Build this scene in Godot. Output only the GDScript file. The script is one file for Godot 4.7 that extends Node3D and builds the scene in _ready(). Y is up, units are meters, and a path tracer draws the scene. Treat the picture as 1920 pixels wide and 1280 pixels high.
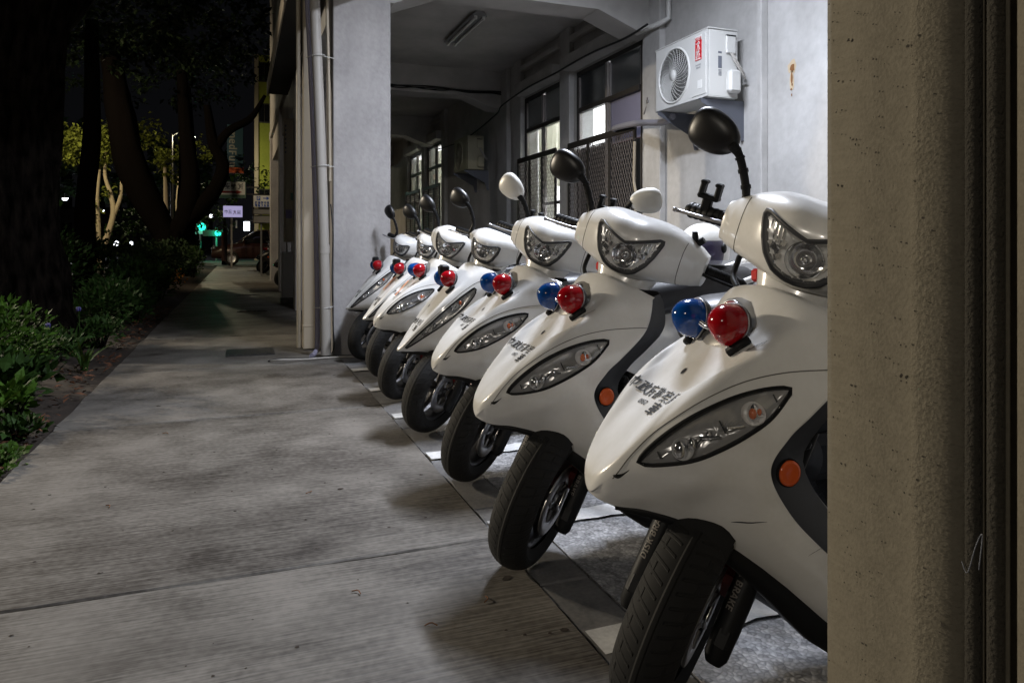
extends Node3D
# A row of white police scooters under an arcade beside a concrete walk, at night.
# World: the arcade runs along -z, x grows from the walk towards the back wall, y is up, metres.

var M := {}
var used := {}
var rng := RandomNumberGenerator.new()
var font: SystemFont


# ---------------------------------------------------------------- naming
func numbered(called: String) -> String:
	var n: int = used.get(called, 0)
	used[called] = n + 1
	return called if n == 0 else "%s_%03d" % [called, n]


func tag(o: Node, label: String, category: String, group := "") -> Node:
	o.set_meta("label", label)
	o.set_meta("category", category)
	if group:
		o.set_meta("group", group)
	return o


func thing(called: String, label: String, category: String, at := Vector3.ZERO, turn := 0.0, group := "") -> Node3D:
	var o := Node3D.new()
	o.name = numbered(called)
	add_child(o)
	o.position = at
	o.rotation.y = turn
	tag(o, label, category, group)
	return o


func obj(called: String, st, material: Material, parent: Node = self) -> MeshInstance3D:
	var o := MeshInstance3D.new()
	o.name = numbered(called) if parent == self else called
	var me: Mesh
	if st is SurfaceTool:
		me = st.commit()
	else:
		me = st
	o.mesh = me
	o.material_override = material
	parent.add_child(o, true)
	return o


func struct(called: String, st, material: Material) -> MeshInstance3D:
	var o := obj(called, st, material)
	o.set_meta("kind", "structure")
	return o


# ---------------------------------------------------------------- materials
func lin(r: float, g: float, b: float) -> Color:
	return Color(r, g, b).linear_to_srgb()


func mat(key: String, c: Color, rough := 0.6, metal := 0.0) -> StandardMaterial3D:
	var m := StandardMaterial3D.new()
	m.resource_name = key
	m.albedo_color = Color(c.r, c.g, c.b).linear_to_srgb()
	m.roughness = rough
	m.metallic = metal
	M[key] = m
	return m


func glow(key: String, c: Color, energy: float) -> StandardMaterial3D:
	var m := mat(key, Color(0.02, 0.02, 0.02), 0.5)
	m.emission_enabled = true
	m.emission = c.linear_to_srgb()
	m.emission_energy_multiplier = energy
	return m


func glass(key: String, c: Color, alpha: float) -> StandardMaterial3D:
	var m := mat(key, c, 0.03)
	m.albedo_color.a = alpha
	m.transparency = BaseMaterial3D.TRANSPARENCY_ALPHA
	return m


func noise_image(w: int, h: int, freq: float, seed_: int, kind := FastNoiseLite.TYPE_SIMPLEX_SMOOTH, oct := 4, ret := -1) -> Image:
	var n := FastNoiseLite.new()
	n.noise_type = kind
	n.seed = seed_
	n.frequency = freq
	n.fractal_octaves = oct
	if kind == FastNoiseLite.TYPE_CELLULAR:
		n.fractal_type = FastNoiseLite.FRACTAL_NONE
		n.cellular_return_type = ret if ret >= 0 else FastNoiseLite.RETURN_CELL_VALUE
	var im := n.get_seamless_image(w, h, false, false, 0.15)
	im.convert(Image.FORMAT_L8)
	return im


# mixes grey noise images through two linear colours: value = sum(weight * (noise - 0.5)) + bias
func blend_maps(layers: Array, bias: float, lo: Color, hi: Color, size: int) -> ImageTexture:
	var datas := []
	for l in layers:
		var im: Image = l[0].duplicate()
		if im.get_width() != size or im.get_height() != size:
			im.resize(size, size, Image.INTERPOLATE_CUBIC)
		datas.append(im.get_data())
	var ramp := PackedByteArray()
	for i in 256:
		var c := lo.lerp(hi, i / 255.0).linear_to_srgb()
		ramp.append_array([int(clampf(c.r, 0, 1) * 255), int(clampf(c.g, 0, 1) * 255), int(clampf(c.b, 0, 1) * 255)])
	var out := PackedByteArray()
	out.resize(size * size * 3)
	var n := datas.size()
	for i in size * size:
		var v := bias
		for k in n:
			v += (datas[k][i] / 255.0 - 0.5) * layers[k][1]
		var j := int(clampf(v, 0.0, 1.0) * 255.0) * 3
		out[i * 3] = ramp[j]
		out[i * 3 + 1] = ramp[j + 1]
		out[i * 3 + 2] = ramp[j + 2]
	var res := Image.create_from_data(size, size, false, Image.FORMAT_RGB8, out)
	return ImageTexture.create_from_image(res)


func bump(im: Image, strength: float, size := 0) -> ImageTexture:
	var b: Image = im.duplicate()
	if size:
		b.resize(size, size, Image.INTERPOLATE_CUBIC)
	b.convert(Image.FORMAT_RGBA8)
	b.bump_map_to_normal_map(strength)
	return ImageTexture.create_from_image(b)


func triplanar(m: StandardMaterial3D, scale: Vector3) -> void:
	m.uv1_triplanar = true
	m.uv1_world_triplanar = true
	m.uv1_scale = scale


func make_materials() -> void:
	font = SystemFont.new()
	font.font_names = PackedStringArray(["Droid Sans"])
	font.font_weight = 700
	# scooters
	var fine := noise_image(512, 512, 0.012, 5)
	var grit := noise_image(512, 512, 0.09, 6)
	var w := mat("white_paint", Color(1, 1, 1), 0.28)
	w.albedo_texture = blend_maps([[fine, 0.6], [grit, 0.22]], 0.74, Color(0.60, 0.59, 0.555), Color(0.81, 0.81, 0.80), 512)
	w.uv1_triplanar = true
	w.uv1_scale = Vector3(1.6, 1.6, 1.6)
	w.clearcoat_enabled = true
	w.clearcoat = 0.5
	w.clearcoat_roughness = 0.12
	mat("dark_paint", Color(0.012, 0.012, 0.014), 0.2)
	mat("red_paint", Color(0.09, 0.012, 0.012), 0.25)
	mat("black_plastic", Color(0.008, 0.0083, 0.0092), 0.5)
	M.black_plastic.metallic_specular = 0.32
	mat("grey_plastic", Color(0.035, 0.037, 0.042), 0.5)
	mat("dark_seam", Color(0.10, 0.095, 0.085), 0.8)
	mat("black_gap", Color(0.008, 0.008, 0.008), 0.8)
	var seatm := mat("seat_leather", Color(0.016, 0.016, 0.018), 0.42)
	seatm.normal_enabled = true
	seatm.normal_texture = bump(noise_image(512, 512, 0.12, 9), 2.0)
	seatm.normal_scale = 0.35
	seatm.uv1_triplanar = true
	seatm.uv1_scale = Vector3(6, 6, 6)
	mat("chrome", Color(0.72, 0.73, 0.75), 0.12, 1.0)
	mat("silver", Color(0.42, 0.42, 0.44), 0.38, 0.9)
	mat("rim_metal", Color(0.035, 0.035, 0.038), 0.4, 0.5)
	mat("steel_disc", Color(0.25, 0.25, 0.26), 0.35, 0.9)
	mat("caliper_red", Color(0.20, 0.012, 0.012), 0.4)
	var red := mat("red_lens", Color(0.30, 0.003, 0.008), 0.14)
	red.metallic_specular = 0.35
	red.clearcoat_enabled = true
	red.clearcoat = 0.6
	red.clearcoat_roughness = 0.03
	var blue := mat("blue_lens", Color(0.003, 0.055, 0.25), 0.14)
	blue.metallic_specular = 0.35
	blue.clearcoat_enabled = true
	blue.clearcoat = 0.6
	blue.clearcoat_roughness = 0.03
	mat("amber_lens", Color(0.55, 0.10, 0.008), 0.14)
	mat("reflector_orange", Color(0.62, 0.10, 0.02), 0.18)
	mat("red_plastic", Color(0.55, 0.02, 0.02), 0.35)
	mat("lamp_chrome", Color(0.88, 0.88, 0.87), 0.25, 0.22)
	mat("lamp_grey", Color(0.40, 0.40, 0.40), 0.2, 0.35)
	glass("clear_lens", Color(0.95, 0.97, 1.0), 0.04)
	glass("visor", Color(0.03, 0.02, 0.10), 0.75)
	mat("mirror_black", Color(0.006, 0.006, 0.007), 0.38)
	var wm := mat("mirror_white", Color(0.68, 0.67, 0.63), 0.35)
	wm.clearcoat_enabled = true
	mat("mirror_glass", Color(0.7, 0.7, 0.7), 0.03, 1.0)
	mat("letter_ink", Color(0.012, 0.012, 0.012), 0.7)
	mat("letter_grey", Color(0.15, 0.135, 0.12), 0.6)
	mat("emblem_grey", Color(0.27, 0.262, 0.245), 0.32, 0.25)
	mat("rubber_black", Color(0.006, 0.006, 0.0065), 0.85)
	mat("sticker_orange", Color(0.75, 0.36, 0.22), 0.5)
	# tyre tread
	var tyre := mat("tyre", Color(0.006, 0.006, 0.0063), 0.8)
	var ti := Image.create(128, 128, false, Image.FORMAT_L8)
	ti.fill(Color(0.8, 0.8, 0.8))
	for y in 128:
		for x in 128:
			var v := absf(y - 63.5) / 63.5       # across
			var u := x / 128.0
			var s := fposmod(u - v * 0.9, 1.0)
			var d := minf(absf(s - 0.25), absf(s - 0.75))
			var on := d < 0.055 and v < 0.93 and v > 0.12
			if v < 0.05 or (absf(v - 0.42) < 0.03 and u < 0.5):
				on = true
			if on:
				ti.set_pixel(x, y, Color(0.05, 0.05, 0.05))
	tyre.albedo_color = Color.WHITE
	tyre.albedo_texture = blend_maps([[ti, 1.0]], 0.45, Color(0.001, 0.001, 0.001), Color(0.0058, 0.0058, 0.006), 128)
	tyre.normal_enabled = true
	tyre.normal_texture = bump(ti, 6.0)
	tyre.normal_scale = 1.6
	# building
	var pl1 := noise_image(512, 512, 0.006, 21)
	var pl2 := noise_image(512, 512, 0.05, 22)
	var wall := mat("wall_plaster", Color(1, 1, 1), 0.85)
	var drip := noise_image(256, 32, 0.05, 33, FastNoiseLite.TYPE_SIMPLEX_SMOOTH, 4)
	drip.resize(512, 512, Image.INTERPOLATE_CUBIC)
	wall.albedo_texture = blend_maps([[pl1, 0.75], [pl2, 0.3], [drip, 0.16]], 0.62, Color(0.31, 0.302, 0.29), Color(0.50, 0.495, 0.485), 512)
	wall.normal_enabled = true
	wall.normal_texture = bump(pl2, 1.2)
	wall.normal_scale = 0.4
	triplanar(wall, Vector3(0.45, 0.45, 0.45))
	var ceil := mat("ceiling_plaster", Color(1, 1, 1), 0.9)
	ceil.albedo_texture = blend_maps([[pl1, 1.0], [pl2, 0.25]], 0.55, Color(0.33, 0.32, 0.305), Color(0.50, 0.485, 0.47), 512)
	triplanar(ceil, Vector3(0.3, 0.3, 0.3))
	var pillar := mat("pillar_plaster", Color(1, 1, 1), 0.85)
	var streak := noise_image(256, 32, 0.03, 31)
	streak.resize(512, 512, Image.INTERPOLATE_CUBIC)
	pillar.albedo_texture = blend_maps([[pl1, 0.5], [pl2, 0.4], [streak, 0.35]], 0.55, Color(0.28, 0.27, 0.27), Color(0.44, 0.425, 0.42), 512)
	pillar.normal_enabled = true
	pillar.normal_texture = bump(pl2, 1.5)
	pillar.normal_scale = 0.5
	triplanar(pillar, Vector3(0.6, 0.6, 0.6))
	# sprayed stucco of the near column
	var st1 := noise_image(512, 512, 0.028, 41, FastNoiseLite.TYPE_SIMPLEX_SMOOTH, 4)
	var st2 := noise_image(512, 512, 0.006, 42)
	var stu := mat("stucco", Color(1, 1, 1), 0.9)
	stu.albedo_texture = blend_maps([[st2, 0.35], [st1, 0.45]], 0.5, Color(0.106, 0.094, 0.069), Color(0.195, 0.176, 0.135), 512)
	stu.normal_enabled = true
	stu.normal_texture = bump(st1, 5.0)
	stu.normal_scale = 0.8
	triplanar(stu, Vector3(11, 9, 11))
	var rs := mat("stucco_rough", Color(1, 1, 1), 0.95)
	rs.albedo_texture = stu.albedo_texture
	rs.normal_enabled = true
	rs.normal_texture = bump(noise_image(512, 512, 0.035, 43, FastNoiseLite.TYPE_SIMPLEX_SMOOTH, 3), 9.0)
	rs.normal_scale = 0.8
	triplanar(rs, Vector3(9, 7.5, 9))
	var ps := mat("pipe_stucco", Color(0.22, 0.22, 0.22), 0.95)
	ps.albedo_texture = stu.albedo_texture
	ps.normal_enabled = true
	ps.normal_texture = rs.normal_texture
	ps.normal_scale = 1.4
	triplanar(ps, Vector3(9, 7.5, 9))
	mat("stucco_pit", Color(0.03, 0.025, 0.02), 0.95)
	mat("beige_paint", Color(0.42, 0.36, 0.27), 0.6)
	mat("cream_board", Color(0.50, 0.48, 0.47), 0.7)
	mat("pipe_grey", Color(0.36, 0.34, 0.31), 0.5)
	mat("pipe_blue", Color(0.22, 0.21, 0.28), 0.45)
	mat("pipe_beige", Color(0.38, 0.33, 0.25), 0.5)
	mat("cable_black", Color(0.012, 0.012, 0.012), 0.6)
	mat("wire_white", Color(0.6, 0.6, 0.58), 0.5)
	mat("frame_dark", Color(0.030, 0.026, 0.024), 0.45, 0.3)
	mat("frame_alu", Color(0.28, 0.26, 0.25), 0.45, 0.5)
	mat("mesh_metal", Color(0.17, 0.15, 0.14), 0.45, 0.3)
	mat("blind", Color(0.70, 0.68, 0.63), 0.8)
	mat("curtain_red", Color(0.06, 0.016, 0.016), 0.9)
	mat("board_blue", Color(0.20, 0.20, 0.30), 0.6)
	var fg := mat("frosted", Color(0.55, 0.57, 0.56), 0.55)
	fg.albedo_color.a = 0.35
	fg.transparency = BaseMaterial3D.TRANSPARENCY_ALPHA
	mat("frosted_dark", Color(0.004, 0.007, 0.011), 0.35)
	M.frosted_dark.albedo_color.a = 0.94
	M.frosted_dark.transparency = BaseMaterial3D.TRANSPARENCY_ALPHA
	M.blind.backlight_enabled = true
	M.blind.backlight = Color(0.7, 0.7, 0.66)
	mat("sticker_green", Color(0.12, 0.22, 0.19), 0.6)
	mat("sticker_violet", Color(0.22, 0.20, 0.36), 0.6)
	mat("pipe_wrap", Color(0.22, 0.22, 0.26), 0.55)
	glow("glow_tube", Color(0.86, 0.92, 1.0), 1.2)
	glow("glow_room", Color(1.0, 0.96, 0.88), 1.5)
	glass("pane", Color(0.9, 0.95, 0.95), 0.1)
	mat("ac_white", Color(0.58, 0.58, 0.56), 0.45)
	mat("ac_old", Color(0.36, 0.34, 0.24), 0.6)
	mat("ac_dark", Color(0.009, 0.009, 0.010), 0.8)
	mat("galvanised", Color(0.15, 0.16, 0.19), 0.42, 0.6)
	mat("label_red", Color(0.60, 0.012, 0.02), 0.5)
	mat("label_white", Color(0.72, 0.72, 0.70), 0.5)
	mat("ink_grey", Color(0.14, 0.15, 0.18), 0.6)
	mat("rust", Color(0.20, 0.09, 0.03), 0.9)
	mat("rust_pale", Color(0.50, 0.40, 0.27), 0.9)
	# ground
	var broom := noise_image(48, 1024, 0.17, 51, FastNoiseLite.TYPE_SIMPLEX_SMOOTH, 5)
	broom.resize(1024, 1024, Image.INTERPOLATE_CUBIC)
	var broom2 := noise_image(64, 256, 0.03, 52)
	broom2.resize(1024, 1024, Image.INTERPOLATE_CUBIC)
	var spot := noise_image(512, 512, 0.011, 53)
	spot.resize(1024, 1024, Image.INTERPOLATE_CUBIC)
	var spot2 := noise_image(512, 512, 0.004, 58)
	spot2.resize(1024, 1024, Image.INTERPOLATE_CUBIC)
	var fleck := noise_image(512, 512, 0.12, 54)
	fleck.resize(1024, 1024, Image.INTERPOLATE_CUBIC)
	var walk := mat("concrete_walk", Color(1, 1, 1), 0.62)
	walk.albedo_texture = blend_maps([[broom, 0.66], [broom2, 0.14], [spot, 0.55], [spot2, 0.65], [fleck, 0.42]], 0.58, Color(0.022, 0.0165, 0.0125), Color(0.178, 0.165, 0.146), 1024)
	walk.normal_enabled = true
	walk.normal_texture = bump(broom, 1.6)
	walk.normal_scale = 0.45
	var peb := noise_image(512, 512, 0.055, 61, FastNoiseLite.TYPE_CELLULAR, 1)
	var pebd := noise_image(512, 512, 0.055, 61, FastNoiseLite.TYPE_CELLULAR, 1, FastNoiseLite.RETURN_DISTANCE2_SUB)
	var pebble := mat("pebble_floor", Color(1, 1, 1), 0.55)
	pebble.albedo_texture = blend_maps([[peb, 0.55], [pebd, 0.6], [fine, 0.4]], 0.55, Color(0.10, 0.10, 0.105), Color(0.46, 0.46, 0.47), 1024)
	pebble.normal_enabled = true
	pebble.normal_texture = bump(pebd, 3.0)
	pebble.normal_scale = 0.8
	triplanar(pebble, Vector3(2.6, 2.6, 2.6))
	var granite := mat("kerb_granite", Color(1, 1, 1), 0.6)
	granite.albedo_texture = blend_maps([[fine, 0.7], [grit, 0.5]], 0.5, Color(0.075, 0.075, 0.078), Color(0.20, 0.195, 0.19), 512)
	triplanar(granite, Vector3(1.2, 1.2, 1.2))
	var pnt := mat("road_paint", Color(1, 1, 1), 0.6)
	pnt.albedo_texture = blend_maps([[fine, 0.6], [grit, 0.4], [peb, 0.15]], 0.72, Color(0.30, 0.30, 0.30), Color(0.66, 0.66, 0.65), 512)
	triplanar(pnt, Vector3(1.3, 1.3, 1.3))
	var asph := mat("asphalt", Color(1, 1, 1), 0.8)
	asph.albedo_texture = blend_maps([[fine, 0.5], [grit, 0.8]], 0.5, Color(0.03, 0.03, 0.03), Color(0.07, 0.07, 0.072), 512)
	triplanar(asph, Vector3(0.8, 0.8, 0.8))
	var soil := mat("soil", Color(1, 1, 1), 0.95)
	soil.albedo_texture = blend_maps([[fine, 0.7], [grit, 0.8]], 0.5, Color(0.010, 0.007, 0.005), Color(0.042, 0.029, 0.020), 512)
	triplanar(soil, Vector3(1.1, 1.1, 1.1))
	mat("iron_lid", Color(0.03, 0.028, 0.027), 0.55, 0.4)
	# plants
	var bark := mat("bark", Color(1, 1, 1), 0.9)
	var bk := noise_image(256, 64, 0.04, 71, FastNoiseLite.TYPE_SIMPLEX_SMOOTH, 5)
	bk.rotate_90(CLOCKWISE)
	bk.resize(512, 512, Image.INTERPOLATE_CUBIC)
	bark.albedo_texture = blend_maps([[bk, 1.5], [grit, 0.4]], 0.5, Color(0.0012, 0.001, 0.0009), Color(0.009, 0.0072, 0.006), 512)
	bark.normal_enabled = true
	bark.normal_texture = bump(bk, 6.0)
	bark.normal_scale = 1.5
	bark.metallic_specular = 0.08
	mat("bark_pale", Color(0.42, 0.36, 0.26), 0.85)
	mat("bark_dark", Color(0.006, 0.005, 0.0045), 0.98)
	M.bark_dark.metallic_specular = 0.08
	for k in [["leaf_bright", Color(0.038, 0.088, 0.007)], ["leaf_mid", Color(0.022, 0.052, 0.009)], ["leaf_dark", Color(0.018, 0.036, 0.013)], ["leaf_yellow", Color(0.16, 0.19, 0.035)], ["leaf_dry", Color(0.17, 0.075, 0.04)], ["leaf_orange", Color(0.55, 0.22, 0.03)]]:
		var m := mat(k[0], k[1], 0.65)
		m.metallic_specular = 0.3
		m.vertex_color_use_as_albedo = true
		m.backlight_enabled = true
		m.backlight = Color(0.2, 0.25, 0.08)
	mat("petal_violet", Color(0.05, 0.045, 0.20), 0.6)
	mat("petal_white", Color(0.5, 0.5, 0.45), 0.6)
	# street
	var gb := mat("green_facade", Color(1, 1, 1), 0.85)
	gb.albedo_texture = blend_maps([[pl1, 0.8], [pl2, 0.3]], 0.55, Color(0.20, 0.24, 0.03), Color(0.30, 0.34, 0.05), 512)
	triplanar(gb, Vector3(0.2, 0.2, 0.2))
	mat("facade_dark", Color(0.04, 0.037, 0.035), 0.85)
	mat("window_dark", Color(0.008, 0.009, 0.012), 0.15)
	mat("sign_white", Color(0.78, 0.80, 0.80), 0.5)
	mat("sign_green", Color(0.07, 0.16, 0.12), 0.5)
	mat("sign_teal", Color(0.012, 0.05, 0.085), 0.6)
	mat("sign_blue", Color(0.02, 0.10, 0.55), 0.5)
	mat("sign_grey", Color(0.22, 0.22, 0.22), 0.5)
	mat("arrow_red", Color(0.32, 0.02, 0.02), 0.5)
	mat("awning_red", Color(0.40, 0.07, 0.02), 0.7)
	mat("pole_grey", Color(0.16, 0.16, 0.16), 0.5, 0.4)
	mat("car_paint", Color(0.036, 0.015, 0.013), 0.25, 0.2)
	mat("car_glass", Color(0.006, 0.006, 0.008), 0.05)
	glow("glow_cool", Color(0.85, 0.92, 1.0), 6.0)
	glow("glow_warm", Color(1.0, 0.72, 0.42), 6.0)
	glow("glow_green", Color(0.02, 0.9, 0.62), 2.5)
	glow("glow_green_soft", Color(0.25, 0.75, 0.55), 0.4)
	glow("glow_sign", Color(0.62, 0.56, 0.92), 0.55)
	glow("glow_red", Color(1.0, 0.06, 0.12), 3.0)
	glow("glow_blue", Color(0.15, 0.25, 1.0), 3.0)


# ---------------------------------------------------------------- mesh tools
func mb() -> SurfaceTool:
	var st := SurfaceTool.new()
	st.begin(Mesh.PRIMITIVE_TRIANGLES)
	return st


func done(st: SurfaceTool, uvs := true) -> SurfaceTool:
	st.generate_normals()
	st.index()
	if uvs:
		st.generate_tangents()
	return st


func tri(st: SurfaceTool, a: Vector3, b: Vector3, c: Vector3) -> void:
	st.set_uv(Vector2(a.x + a.z, a.y))
	st.add_vertex(a)
	st.set_uv(Vector2(b.x + b.z, b.y))
	st.add_vertex(b)
	st.set_uv(Vector2(c.x + c.z, c.y))
	st.add_vertex(c)


func quad(st: SurfaceTool, a: Vector3, b: Vector3, c: Vector3, d: Vector3) -> void:
	tri(st, a, b, c)
	tri(st, a, c, d)


# smooth grid of rows of points; skip says which quads to leave out
func grid(st: SurfaceTool, rows: Array, uv_scale := Vector2.ONE, flip := false, skip := {}) -> void:
	st.set_smooth_group(0)
	var nr := rows.size()
	for i in nr - 1:
		var p: PackedVector3Array = rows[i]
		var r: PackedVector3Array = rows[i + 1]
		var nc := p.size()
		for j in nc - 1:
			if skip.has(i * 10000 + j):
				continue
			var a := p[j]
			var b := p[j + 1]
			var c := r[j + 1]
			var d := r[j]
			var ua := Vector2(float(i) / (nr - 1), float(j) / (nc - 1)) * uv_scale
			var uc := Vector2(float(i + 1) / (nr - 1), float(j + 1) / (nc - 1)) * uv_scale
			var q := [[a, ua], [b, Vector2(ua.x, uc.y)], [c, uc], [d, Vector2(uc.x, ua.y)]]
			for k in ([0, 2, 1, 0, 3, 2] if flip else [0, 1, 2, 0, 2, 3]):
				st.set_uv(q[k][1])
				st.add_vertex(q[k][0])


func tube(st: SurfaceTool, pts: Array, r, n := 10, cap := true, squash := 1.0) -> void:
	var rows := []
	var m := pts.size()
	var up := Vector3.UP
	var first: Vector3 = (pts[1] - pts[0]).normalized()
	if absf(first.dot(up)) > 0.9:
		up = Vector3.RIGHT
	var side := first.cross(up).normalized()
	for i in m:
		var d: Vector3
		if i == 0:
			d = pts[1] - pts[0]
		elif i == m - 1:
			d = pts[m - 1] - pts[m - 2]
		else:
			d = (pts[i + 1] - pts[i]).normalized() + (pts[i] - pts[i - 1]).normalized()
		d = d.normalized()
		side = (side - d * side.dot(d)).normalized()
		var u2 := d.cross(side)
		var rad: float = r[i] if r is Array else r
		var row := PackedVector3Array()
		for k in n + 1:
			var a := TAU * (k % n) / n
			row.append(pts[i] + side * cos(a) * rad + u2 * sin(a) * rad * squash)
		rows.append(row)
	grid(st, rows, Vector2(1, 1), true)
	if cap:
		st.set_smooth_group(-1)
		for e in [0, m - 1]:
			for k in n:
				if e == 0:
					tri(st, pts[e], rows[e][k], rows[e][k + 1])
				else:
					tri(st, pts[e], rows[e][k + 1], rows[e][k])


func curve(pts: Array, n: int) -> Array:
	var out := []
	var m := pts.size()
	for i in n:
		var t := float(i) / (n - 1) * (m - 1)
		out.append(spline(pts, t))
	return out


func spline(p: Array, t: float) -> Vector3:
	var m := p.size()
	var k := clampi(int(t), 0, m - 2)
	var f := t - k
	var b: Vector3 = p[k]
	var c: Vector3 = p[k + 1]
	var a: Vector3 = p[k - 1] if k > 0 else b * 2.0 - c
	var d: Vector3 = p[k + 2] if k + 2 < m else c * 2.0 - b
	return b.cubic_interpolate(c, a, d, f)


# profile of (radius, height) turned about the y axis of xf
func lathe(st: SurfaceTool, prof: Array, xf: Transform3D, n := 24, uv_scale := Vector2.ONE) -> void:
	var rows := []
	for k in n + 1:
		var a := TAU * (k % n) / n
		var row := PackedVector3Array()
		for p in prof:
			row.append(xf * Vector3(cos(a) * p.x, p.y, sin(a) * p.x))
		rows.append(row)
	grid(st, rows, uv_scale)


func ball(st: SurfaceTool, c: Vector3, r: Vector3, n := 12, basis := Basis()) -> void:
	var prof := []
	for i in n + 1:
		var a := PI * i / n - PI / 2
		prof.append(Vector2(cos(a), sin(a)))
	lathe(st, prof, Transform3D(basis * Basis.from_scale(r), c), n * 2)


func bx(st: SurfaceTool, c: Vector3, size: Vector3, bevel := 0.0, basis := Basis()) -> void:
	st.set_smooth_group(-1)
	var h := size / 2
	var e := minf(bevel, minf(h.x, minf(h.y, h.z)) * 0.9)
	if e <= 0.0:
		for ax in 3:
			for s in [-1.0, 1.0]:
				var u := (ax + 1) % 3
				var v := (ax + 2) % 3
				var q := []
				for k in [[-1, -1], [1, -1], [1, 1], [-1, 1]]:
					var p := Vector3()
					p[ax] = h[ax] * s
					p[u] = h[u] * k[0]
					p[v] = h[v] * k[1]
					q.append(c + basis * p)
				if s > 0:
					quad(st, q[3], q[2], q[1], q[0])
				else:
					quad(st, q[0], q[1], q[2], q[3])
		return
	for ax in 3:
		var u := (ax + 1) % 3
		var v := (ax + 2) % 3
		for s in [-1.0, 1.0]:
			var q := []
			for k in [[-1, -1], [1, -1], [1, 1], [-1, 1]]:
				var p := Vector3()
				p[ax] = h[ax] * s
				p[u] = (h[u] - e) * k[0]
				p[v] = (h[v] - e) * k[1]
				q.append(c + basis * p)
			if s > 0:
				quad(st, q[3], q[2], q[1], q[0])
			else:
				quad(st, q[0], q[1], q[2], q[3])
		for s in [-1.0, 1.0]:       # edges along ax
			for t in [-1.0, 1.0]:
				var q := []
				for k in [[-1, 0], [1, 0], [1, 1], [-1, 1]]:
					var p := Vector3()
					p[ax] = (h[ax] - e) * k[0]
					p[u] = (h[u] - (e if k[1] else 0.0)) * s
					p[v] = (h[v] - (0.0 if k[1] else e)) * t
					q.append(c + basis * p)
				if s * t < 0:
					quad(st, q[3], q[2], q[1], q[0])
				else:
					quad(st, q[0], q[1], q[2], q[3])
	for s in [-1.0, 1.0]:
		for t in [-1.0, 1.0]:
			for w in [-1.0, 1.0]:
				var a := Vector3(h.x * s, (h.y - e) * t, (h.z - e) * w)
				var b := Vector3((h.x - e) * s, h.y * t, (h.z - e) * w)
				var d := Vector3((h.x - e) * s, (h.y - e) * t, h.z * w)
				if s * t * w > 0:
					tri(st, c + basis * a, c + basis * d, c + basis * b)
				else:
					tri(st, c + basis * a, c + basis * b, c + basis * d)


func box_obj(called: String, c: Vector3, size: Vector3, m: Material, parent: Node = self, bevel := 0.0, basis := Basis()) -> MeshInstance3D:
	var st := mb()
	bx(st, c, size, bevel, basis)
	return obj(called, done(st), m, parent)


# polygon in the xy plane of xf, pushed along its z by depth
func prism(st: SurfaceTool, poly: PackedVector2Array, depth: float, xf := Transform3D()) -> void:
	st.set_smooth_group(-1)
	var idx := Geometry2D.triangulate_polygon(poly)
	var cw := Geometry2D.is_polygon_clockwise(poly)
	for i in range(0, idx.size(), 3):
		var a := poly[idx[i]]
		var b := poly[idx[i + 1]]
		var c := poly[idx[i + 2]]
		tri(st, xf * Vector3(a.x, a.y, depth), xf * Vector3(b.x, b.y, depth), xf * Vector3(c.x, c.y, depth))
		tri(st, xf * Vector3(c.x, c.y, 0), xf * Vector3(b.x, b.y, 0), xf * Vector3(a.x, a.y, 0))
	var n := poly.size()
	for i in n:
		var a := poly[i]
		var b := poly[(i + 1) % n]
		if cw:
			quad(st, xf * Vector3(a.x, a.y, 0), xf * Vector3(b.x, b.y, 0), xf * Vector3(b.x, b.y, depth), xf * Vector3(a.x, a.y, depth))
		else:
			quad(st, xf * Vector3(a.x, a.y, depth), xf * Vector3(b.x, b.y, depth), xf * Vector3(b.x, b.y, 0), xf * Vector3(a.x, a.y, 0))


# loft between closed rings of points, with flat ends
func loft(st: SurfaceTool, rings: Array, cap := true) -> void:
	var rows := []
	for r in rings:
		var row := PackedVector3Array(r)
		row.append(r[0])
		rows.append(row)
	grid(st, rows)
	if cap:
		st.set_smooth_group(-1)
		for e in [0, rows.size() - 1]:
			var c := Vector3()
			for p in rings[e]:
				c += p
			c /= rings[e].size()
			for k in rings[e].size():
				if e == 0:
					tri(st, c, rows[e][k + 1], rows[e][k])
				else:
					tri(st, c, rows[e][k], rows[e][k + 1])


func ring_super(c: Vector3, u: Vector3, v: Vector3, p := 2.5, n := 28) -> Array:
	var out := []
	for k in n:
		var a := TAU * k / n
		var ca := cos(a)
		var sa := sin(a)
		out.append(c + u * signf(ca) * pow(absf(ca), 2.0 / p) + v * signf(sa) * pow(absf(sa), 2.0 / p))
	return out


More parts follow.
